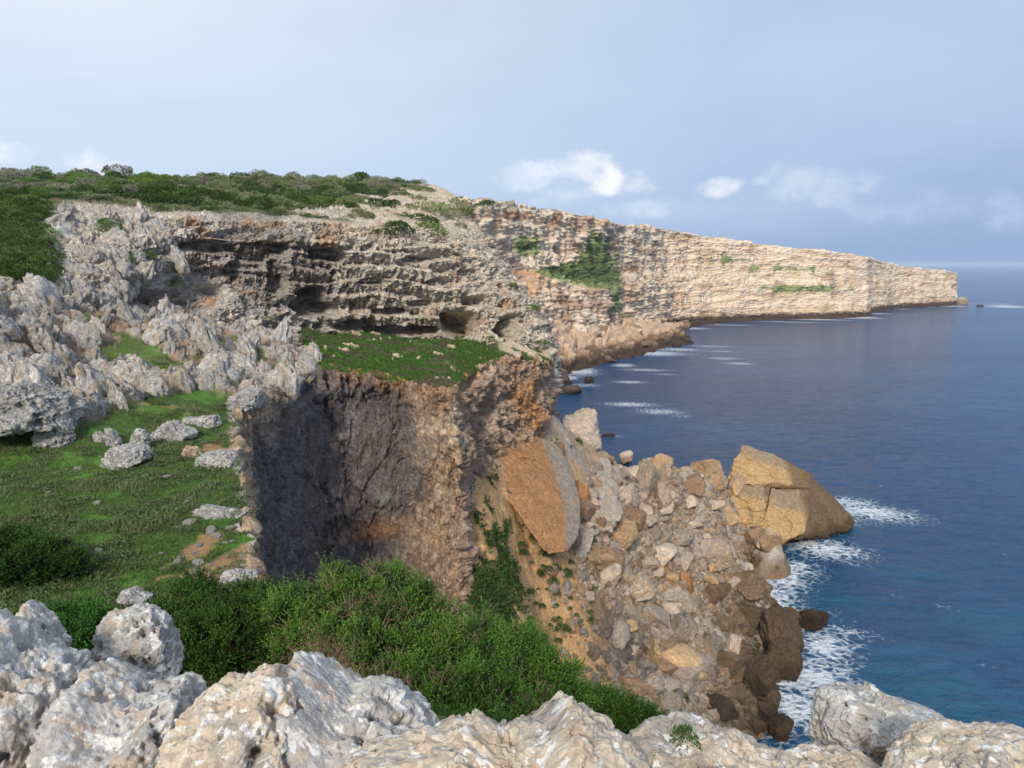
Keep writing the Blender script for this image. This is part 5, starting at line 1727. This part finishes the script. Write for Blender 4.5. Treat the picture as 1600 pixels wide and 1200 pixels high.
rim = np.where((rkU < 0.5) & (rwU > 2.15) & (rwU < 2.8) & (fxU > 60) & (fxU < 640))[0]
for j in rim[RNG.permutation(len(rim))[:330]]:
    r = RNG.rand()
    extra.append((flatU[j], 'dark' if r < 0.45 else ('olive' if r < 0.8 else 'grey'), RNG.uniform(0.5, 1.1)))
# the rest of the scrub, beyond counting
Vs, Cs = [], []
for p, kn, s in extra:
    if kn == 'fine':
        kn = 'dark'
    g = np.random.RandomState(len(Vs))
    V, c = dome_shrub(len(Vs) + 2000, 420, 0.16, *KINDS[kn])
    Vs.append(V * np.array((s, s, s * 0.7)) + p)
    Cs.append(c)
me = quads_mesh('scrub', np.concatenate(Vs), np.concatenate(Cs))
o = link('scrub_cover', me, M_LEAF)
o['kind'] = 'stuff'

# single shrubs one can point to
ONE = [((655, 345, 98), 'dark', 2.3, 'round dark shrub on the bare rock below the pointed outcrop'), ((620, 358, 84), 'dark', 2.1, 'dark shrub hanging over the cliff rim left of centre'),
       ((672, 362, 92), 'bright', 2.0, 'low fresh green shrub on the cliff rim above the right caves'), ((705, 328, 112), 'olive', 2.9, 'olive shrub under the pointed rock outcrop'), ((600, 362, 82), 'dark', 1.0, 'small dark shrub on the rim beside the hanging shrub'),
       ((660, 330, 104), 'olive', 3.0, 'large olive shrub behind the round dark shrub'), ((170, 365, 66), 'fine', 2.0, 'dark spreading shrub growing between pale rocks at upper left'), ((188, 403, 62), 'fine', 0.9, 'small dark shrub on the ledge under the spreading shrub'),
       ((232, 402, 62.5), 'fine', 0.75, 'small dark shrub on the rim of the cream rock shelf'), ((272, 442, 66), 'bright', 0.8, 'little green plant in the shaded corner'), ((714, 400, 86), 'olive', 0.6, 'small green tuft high on the right cliff face'),
       ((792, 448, 91), 'olive', 1.3, 'olive shrub clinging to the right edge of the cliff'), ((830, 482, 87), 'bright', 1.2, 'bright green tuft on the far right cliff edge'), ((845, 535, 84), 'bright', 0.8, 'green tuft beside the right end of the ledge'),
       ((185, 268, 138), 'grey', 2.3, 'large grey brown bush breaking the skyline'), ((45, 412, 52), 'fine', 1.7, 'big dark shrub low on the left slope'), ((58, 440, 50), 'fine', 1.1, 'dark shrub at the foot of the left slope'),
       ((20, 380, 57), 'fine', 1.9, 'large dark shrub at the left picture edge'), ((760, 318, 345), 'dark', 4.0, 'dark shrub patch on the far cliff rim')]
UPf = UP.reshape(-1, 3)
vx, vy = pix(UPf)
for q, kn, s, lab in ONE:
    p = at(*q)
    if q[2] < 130:
        dd_ = (vx - q[0]) ** 2 + (vy - q[1]) ** 2 + ((UPf[:, 1] - q[2]) * 0.4) ** 2
        p = UPf[dd_.argmin()].copy()
    p[2] -= 0.15 * s
    shrub_at(p, kn, s, lab, None)


for px, py in [(612, 318), (628, 306), (640, 322), (652, 310), (664, 298), (676, 312), (690, 322), (700, 340), (628, 338), (590, 330), (646, 296), (718, 352), (560, 338), (684, 340)]:
    dd_ = (vx - px) ** 2 + (vy - py) ** 2 + np.where(rwU < 3.2, 0, 1e6)
    shrub_at(UPf[dd_.argmin()] - np.array((0, 0, 0.2)), ['dark', 'olive', 'olive', 'grey'][RNG.randint(4)], RNG.uniform(0.9, 1.9), 'low shrub dotted on the pale rock slope under the pointed outcrop', 'shrubs on the pale rock slope', 0.9)


# near bushes with sprays of fine leaves
def tubes(paths, sides=4):
    Vs, Fs, n0 = [], [], 0
    for P, r0, r1 in paths:
        P = np.array(P)
        n = len(P)
        tg_ = unit(np.gradient(P, axis=0))
        a = unit(np.cross(tg_, np.array((0.3, 0.9, 0.2))))
        b = np.cross(tg_, a)
        r = np.linspace(r0, r1, n)[:, None]
        ring = np.stack([P + (a * math.cos(t_) + b * math.sin(t_)) * r for t_ in np.linspace(0, 2 * math.pi, sides, endpoint=False)], 1)
        i = np.arange(n * sides).reshape(n, sides)
        F = np.stack([i[:-1], np.roll(i, -1, 1)[:-1], np.roll(i, -1, 1)[1:], i[1:]], -1).reshape(-1, 4)
        Vs.append(ring.reshape(-1, 3))
        Fs.append(F + n0)
        n0 += n * sides
    return np.concatenate(Vs), np.concatenate(Fs)


def spray_bush(label, balls, base, tip, seed, per=70, leafL=0.04, dead=0.0, cat='bush'):
    g = np.random.RandomState(seed)
    C = np.array([at(*b[:3]) for b in balls])
    R = np.array([b[3] for b in balls])
    root = np.array((C[:, 0].mean(), C[:, 1].mean(), (C[:, 2] - R).min() + 0.1))
    Vl, Cl, paths = [], [], []
    for bi in range(len(balls)):
        n = int(per * 0.95 * R[bi] ** 1.5) + 14
        bd = balls[bi][4] if len(balls[bi]) > 4 else dead
        d = unit(g.normal(size=(n, 3)) + (0, -0.15, 0.45))
        wob = 0.9 + 0.42 * pn(sc(d * 1.9 + bi * 3.0, 1.0, seed))
        P = C[bi] + d * (R[bi] * wob * g.uniform(0.66, 1.12, n))[:, None] * np.array((1.1, 1.0, 0.88))
        dist = np.linalg.norm((P[:, None] - C[None]) / np.array((1.1, 1.0, 0.88)), axis=-1) / R[None]
        dist[:, bi] = 9
        keepm = (dist.min(1) > 0.86)
        for k in np.where(keepm)[0]:
            isdead = g.rand() < bd
            ns = 40
            cr = g.uniform(0.17, 0.30)
            up = unit(d[k] * 0.8 + np.array((0, 0, 0.75)))
            so = P[k] - up * cr * 0.4 + g.normal(size=(ns, 3)) * cr * 0.2
            sd = unit(up[None] * 0.9 + g.normal(size=(ns, 3)) * 0.55)
            sl = cr * g.uniform(0.7, 1.45, ns)
            if isdead:
                for s_ in range(16):
                    m_ = so[s_] + sd[s_] * sl[s_] * 0.6 + g.normal(size=3) * 0.03
                    paths.append(([so[s_] - sd[s_] * 0.1, m_, m_ + unit(sd[s_] + g.normal(size=3) * 0.5) * sl[s_] * 0.8], 0.006, 0.002))
                ns = 4
                so, sd, sl = so[:4], sd[:4], sl[:4]
            m = 11
            tt = np.linspace(0.05, 1.0, m)
            base_p = so[:, None] + sd[:, None] * (sl[:, None] * tt[None])[..., None]
            ld_ = unit(sd[:, None] * 0.9 + g.normal(size=(ns, m, 3)) * 0.55)
            LL = (leafL * g.uniform(0.7, 1.3, (ns, m))).ravel()
            Vl.append(leaf_quads(base_p.reshape(-1, 3), ld_.reshape(-1, 3), LL, LL * 0.6, g))
            tone = np.clip(g.uniform(-0.35, 0.45) + 0.75 * tt[None] + g.uniform(-0.15, 0.2, (ns, m)), 0, 1).ravel()
            Cl.append(base[None] + (tip - base)[None] * tone[:, None])
            if g.rand() < 0.7:
                q = P[k]
                mid_ = lerp(root, q, 0.55) + np.array((0, 0, -0.12)) + g.normal(size=3) * 0.08
                paths.append(([root + g.normal(size=3) * (0.12, 0.12, 0.02), mid_, q], 0.022, 0.006))
        nf = int(2000 * R[bi] ** 2)
        fd = unit(g.normal(size=(nf, 3)) + (0, 0, 0.2))
        fp = C[bi] + fd * (R[bi] * g.uniform(0.5, 0.86, nf))[:, None] * np.array((1.1, 1.0, 0.88))
        Lf = leafL * g.uniform(1.0, 1.8, nf)
        keepf = g.uniform(0, 1, nf) > bd * 0.8
        Vl.append(leaf_quads(fp, unit(fd + g.normal(size=(nf, 3)) * 0.8), Lf, Lf * 0.6, g)[keepf])
        Cl.append((base[None] * g.uniform(0.6, 1.0, (nf, 1)))[keepf])
    e = bpy.data.objects.new('bush', None)
    COL.objects.link(e)
    e.location = tuple(float(a) for a in root)
    tag(e, label, cat)
    me = quads_mesh('foliage', np.concatenate(Vl) - root, np.concatenate(Cl).astype(np.float32))
    link('foliage', me, M_LEAF, e)
    V, F = tubes(paths)
    me = mesh_np('branchwork', V - root, F, np.tile(np.array(rgb(150, 124, 104)[:3], np.float32), (len(V), 1)))
    link('branchwork', me, M_BARK, e)
    return e


B0 = np.array(rgb(28, 50, 22)[:3], np.float32)
B1 = np.array(rgb(84, 130, 48)[:3], np.float32)
B2 = np.array(rgb(42, 76, 30)[:3], np.float32)
B3 = np.array(rgb(98, 136, 54)[:3], np.float32)
spray_bush('dark green low bush left of the big bush behind the foreground rocks', [(275, 985, 14.5, 0.72), (320, 955, 15.2, 0.78), (375, 960, 15.2, 0.80), (350, 1000, 14.0, 0.8), (415, 990, 14.2, 0.75), (300, 1020, 13.6, 0.6)], B0 * 0.8, B1 * 0.75, 21, 85)
spray_bush('big green bush with bare brown twigs in front of the dark wall', [(480, 965, 13.6, 0.72), (545, 945, 13.9, 0.78), (600, 950, 13.8, 0.82), (655, 980, 13.2, 0.8), (540, 1010, 12.7, 0.7, 0.72), (615, 1030, 12.2, 0.75, 0.34), (690, 1030, 12.2, 0.6), (480, 1010, 13.0, 0.5, 0.43), (590, 1090, 11.4, 0.7, 0.8), (680, 1110, 11.0, 0.7, 0.37), (520, 1060, 12.0, 0.5, 0.8)], B0, B3, 22, 85, dead=0.15)
spray_bush('bright green bush at the right of the big bush above the drop', [(735, 1020, 12.4, 0.62), (785, 1040, 12.0, 0.75), (835, 1080, 11.6, 0.75), (765, 1110, 11.0, 0.75), (870, 1120, 11.2, 0.6), (815, 1150, 10.6, 0.6), (715, 1150, 10.6, 0.5), (690, 1175, 9.8, 0.55), (780, 1185, 9.8, 0.55), (860, 1170, 10.2, 0.45), (900, 1105, 11.4, 0.42)], B2, B3, 23, 90, dead=0.05)
spray_bush('small green bush at the lower right end of the bushes', [(945, 1118, 11.6, 0.36), (985, 1125, 11.6, 0.34), (1008, 1132, 11.6, 0.2), (920, 1140, 11.2, 0.36)], B2 * 0.9, B1, 24, 120)
spray_bush('dark juniper bush on the turf at the left picture edge', [(-40, 870, 19.5, 0.85), (20, 866, 19.5, 0.75), (70, 876, 19.3, 0.62), (108, 888, 19.0, 0.42), (40, 890, 18.7, 0.6)], B0 * 0.62, B1 * 0.55, 25, 85, 0.05)
spray_bush('dark small bush between the pointed spire and the upright knob', [(90, 985, 14.6, 0.5), (130, 980, 14.8, 0.5), (110, 1010, 14.0, 0.5), (60, 985, 15.0, 0.4)], B0 * 0.8, B1 * 0.7, 26, 100)

# ------------------------------------------------------------------ grass, slope plants
def blades(name, P, L, base, tip, seed, wk=0.16, lean=0.5):
    g = np.random.RandomState(seed)
    n = len(P)
    Dr = unit(g.normal(size=(n, 3)) * lean + (0, 0, 1))
    V = leaf_quads(P - Dr * 0.02, Dr, L, L * wk, g)
    tone = g.uniform(0, 1, n)[:, None]
    c = base + (tip - base) * tone
    me = quads_mesh(name, V, c.astype(np.float32))
    o = link(name, me, M_GRASS)
    o['kind'] = 'stuff'
    return o


ia = RNG.randint(0, GP.shape[0] - 1, 260000)
ib = RNG.randint(0, GP.shape[1] - 1, 260000)
ok = (grock2[ia, ib] < 0.3) & (gy[ia, ib] > 500) & (gx[ia, ib] > -60) & (soil[ia, ib] + 0.4 * edge[ia, ib] + 0.3 * gb[ia, ib] < 0.42)
ia, ib = ia[ok], ib[ok]
P = GP2[ia, ib] + np.stack([RNG.uniform(-0.06, 0.06, len(ia)), RNG.uniform(-0.06, 0.06, len(ia)), 0 * ia], -1)
lush = sst(ga[ia, ib] + 0.3 * gb[ia, ib], -0.05, 0.35)[:, None]
dry = sst(fbm(sc(GP[ia, ib], 0.5, 44), 4), 0.05, 0.35)[:, None]
b_ = GREEN * 0.75 + (GREENB * 0.8 - GREEN * 0.75) * lush
t_ = GREEN * 1.1 + (GREENB * 1.15 - GREEN * 1.1) * lush
b_ = b_ + (GREENG * 0.8 - b_) * dry
t_ = t_ + (np.array(rgb(116, 126, 80)[:3]) - t_) * dry
blades('grass', P, RNG.uniform(0.07, 0.20, len(P)) * (0.7 + 0.8 * dry[:, 0]), b_, t_, 3, 0.2)
ia = RNG.randint(0, LP.shape[0] - 1, 60000)
ib = RNG.randint(0, LP.shape[1] - 1, 60000)
ok = (lw[ia, ib] < 0.4)
ia, ib = ia[ok], ib[ok]
P = LP2[ia, ib]
dry = sst(fbm(sc(P, 0.35, 66), 3), 0.0, 0.4)[:, None]
b_ = GREEN * 0.8 + (BROWN * 0.55 - GREEN * 0.8) * dry
t_ = GREENB * 0.8 + (GREENG * 0.8 - GREENB * 0.95) * dry
blades('grass', P, RNG.uniform(0.14, 0.34, len(P)), b_, t_, 4, 0.25)
mm = np.where((grock2 < 0.3) & (gy > 560) & (gx > -40) & (soil < 0.5))
kk = RNG.randint(0, len(mm[0]), 2600)
dens = fbm(sc(GP[mm[0][kk], mm[1][kk]], 0.45, 29), 3)
kk = kk[dens > -0.05][:1100]
Vs, Cs = [], []
cov = [dome_shrub(3000 + i, 90, 0.30, np.array(rgb(74, 90, 52)[:3], np.float32), np.array(rgb(112, 122, 84)[:3], np.float32)) for i in range(6)]
for j in kk:
    V, c = cov[RNG.randint(6)]
    s = RNG.uniform(0.12, 0.36)
    Vs.append(V * np.array((s * 1.3, s, s * 0.6)) + GP2[mm[0][j], mm[1][j]])
    Cs.append(c * np.float32(RNG.uniform(0.75, 1.15)))
o = link('ground_cover', quads_mesh('ground_cover', np.concatenate(Vs), np.concatenate(Cs)), M_LEAF)
o['kind'] = 'stuff'
# creeping plants down the gully beside the slab, and tufts on the bare slope
m_ = np.where((0.7 * gz + 1.2 * fbm(sc(TP, 0.55, 5), 4) > 0.68))
k_ = RNG.randint(0, len(m_[0]), 15000)
P = TP2[m_[0][k_], m_[1][k_]] + RNG.normal(size=(15000, 3)) * 0.12
blades('creeper', P, RNG.uniform(0.16, 0.4, len(P)), GREEND * 0.75, GREEN * 0.95, 5, 0.5, 1.0)
tuft = []
for j in range(70):
    x, y = RNG.normal(868, 30), RNG.uniform(800, 1010)
    tuft.append((x, y))
hp3, ok = hitf(hT, [q[0] for q in tuft], [q[1] for q in tuft], 45, 120, 400)
V, c = dome_shrub(78, 260, 0.3, GREEND, GREEN)
tm = quads_mesh('plant_tuft', V, c)
tm.materials.append(M_LEAF)
for j in range(70):
    if ok[j]:
        o = bpy.data.objects.new('plant_tuft', tm)
        COL.objects.link(o)
        s = RNG.uniform(0.18, 0.55)
        place(o, hp3[j] + np.array((0, -0.2, 0.2)), (s, s, s), (0, 0, RNG.uniform(0, 6.28)))
        tag(o, 'small green tuft dotted on the bare tawny slope', 'plant', 'tufts on the tawny slope')
o = shrub_at(at(822, 690, 75.0), 'bright', 1.6, 'patch of green plants behind the top of the orange slab', None, 0.6)
V, c = dome_shrub(91, 500, 0.2, GREEND * 0.8, GREEN)
me = quads_mesh('plant_tuft', V, c)
o = link('plant_tuft', me, M_LEAF)
place(o, at(1072, 1158, 2.1), (0.045, 0.05, 0.05), (0, 0, 0))
tag(o, 'tiny green plant in the crack of the cream foreground rock', 'plant')
print('script objects', len(bpy.data.objects), 'verts', sum(len(m.vertices) for m in bpy.data.meshes))

# ------------------------------------------------------------------ sea air
bm = bmesh.new()
bmesh.ops.create_cube(bm, size=1.0)
me = bpy.data.meshes.new('haze')
bm.to_mesh(me)
bm.free()
hm = bpy.data.materials.new('haze_air')
hm.use_nodes = True
N = NT(hm.node_tree)
pv = N.n('ShaderNodeVolumePrincipled')
pv.inputs['Color'].default_value = (0.72, 0.84, 1.0, 1)
pv.inputs['Density'].default_value = 0.00007
o = N.n('ShaderNodeOutputMaterial')
N.l(pv.outputs[0], o.inputs['Volume'])
hz_o = link('haze', me, hm)
hz_o.scale = (96000, 94000, 102)
hz_o.location = (0, 44000, 42)
hz_o['kind'] = 'stuff'
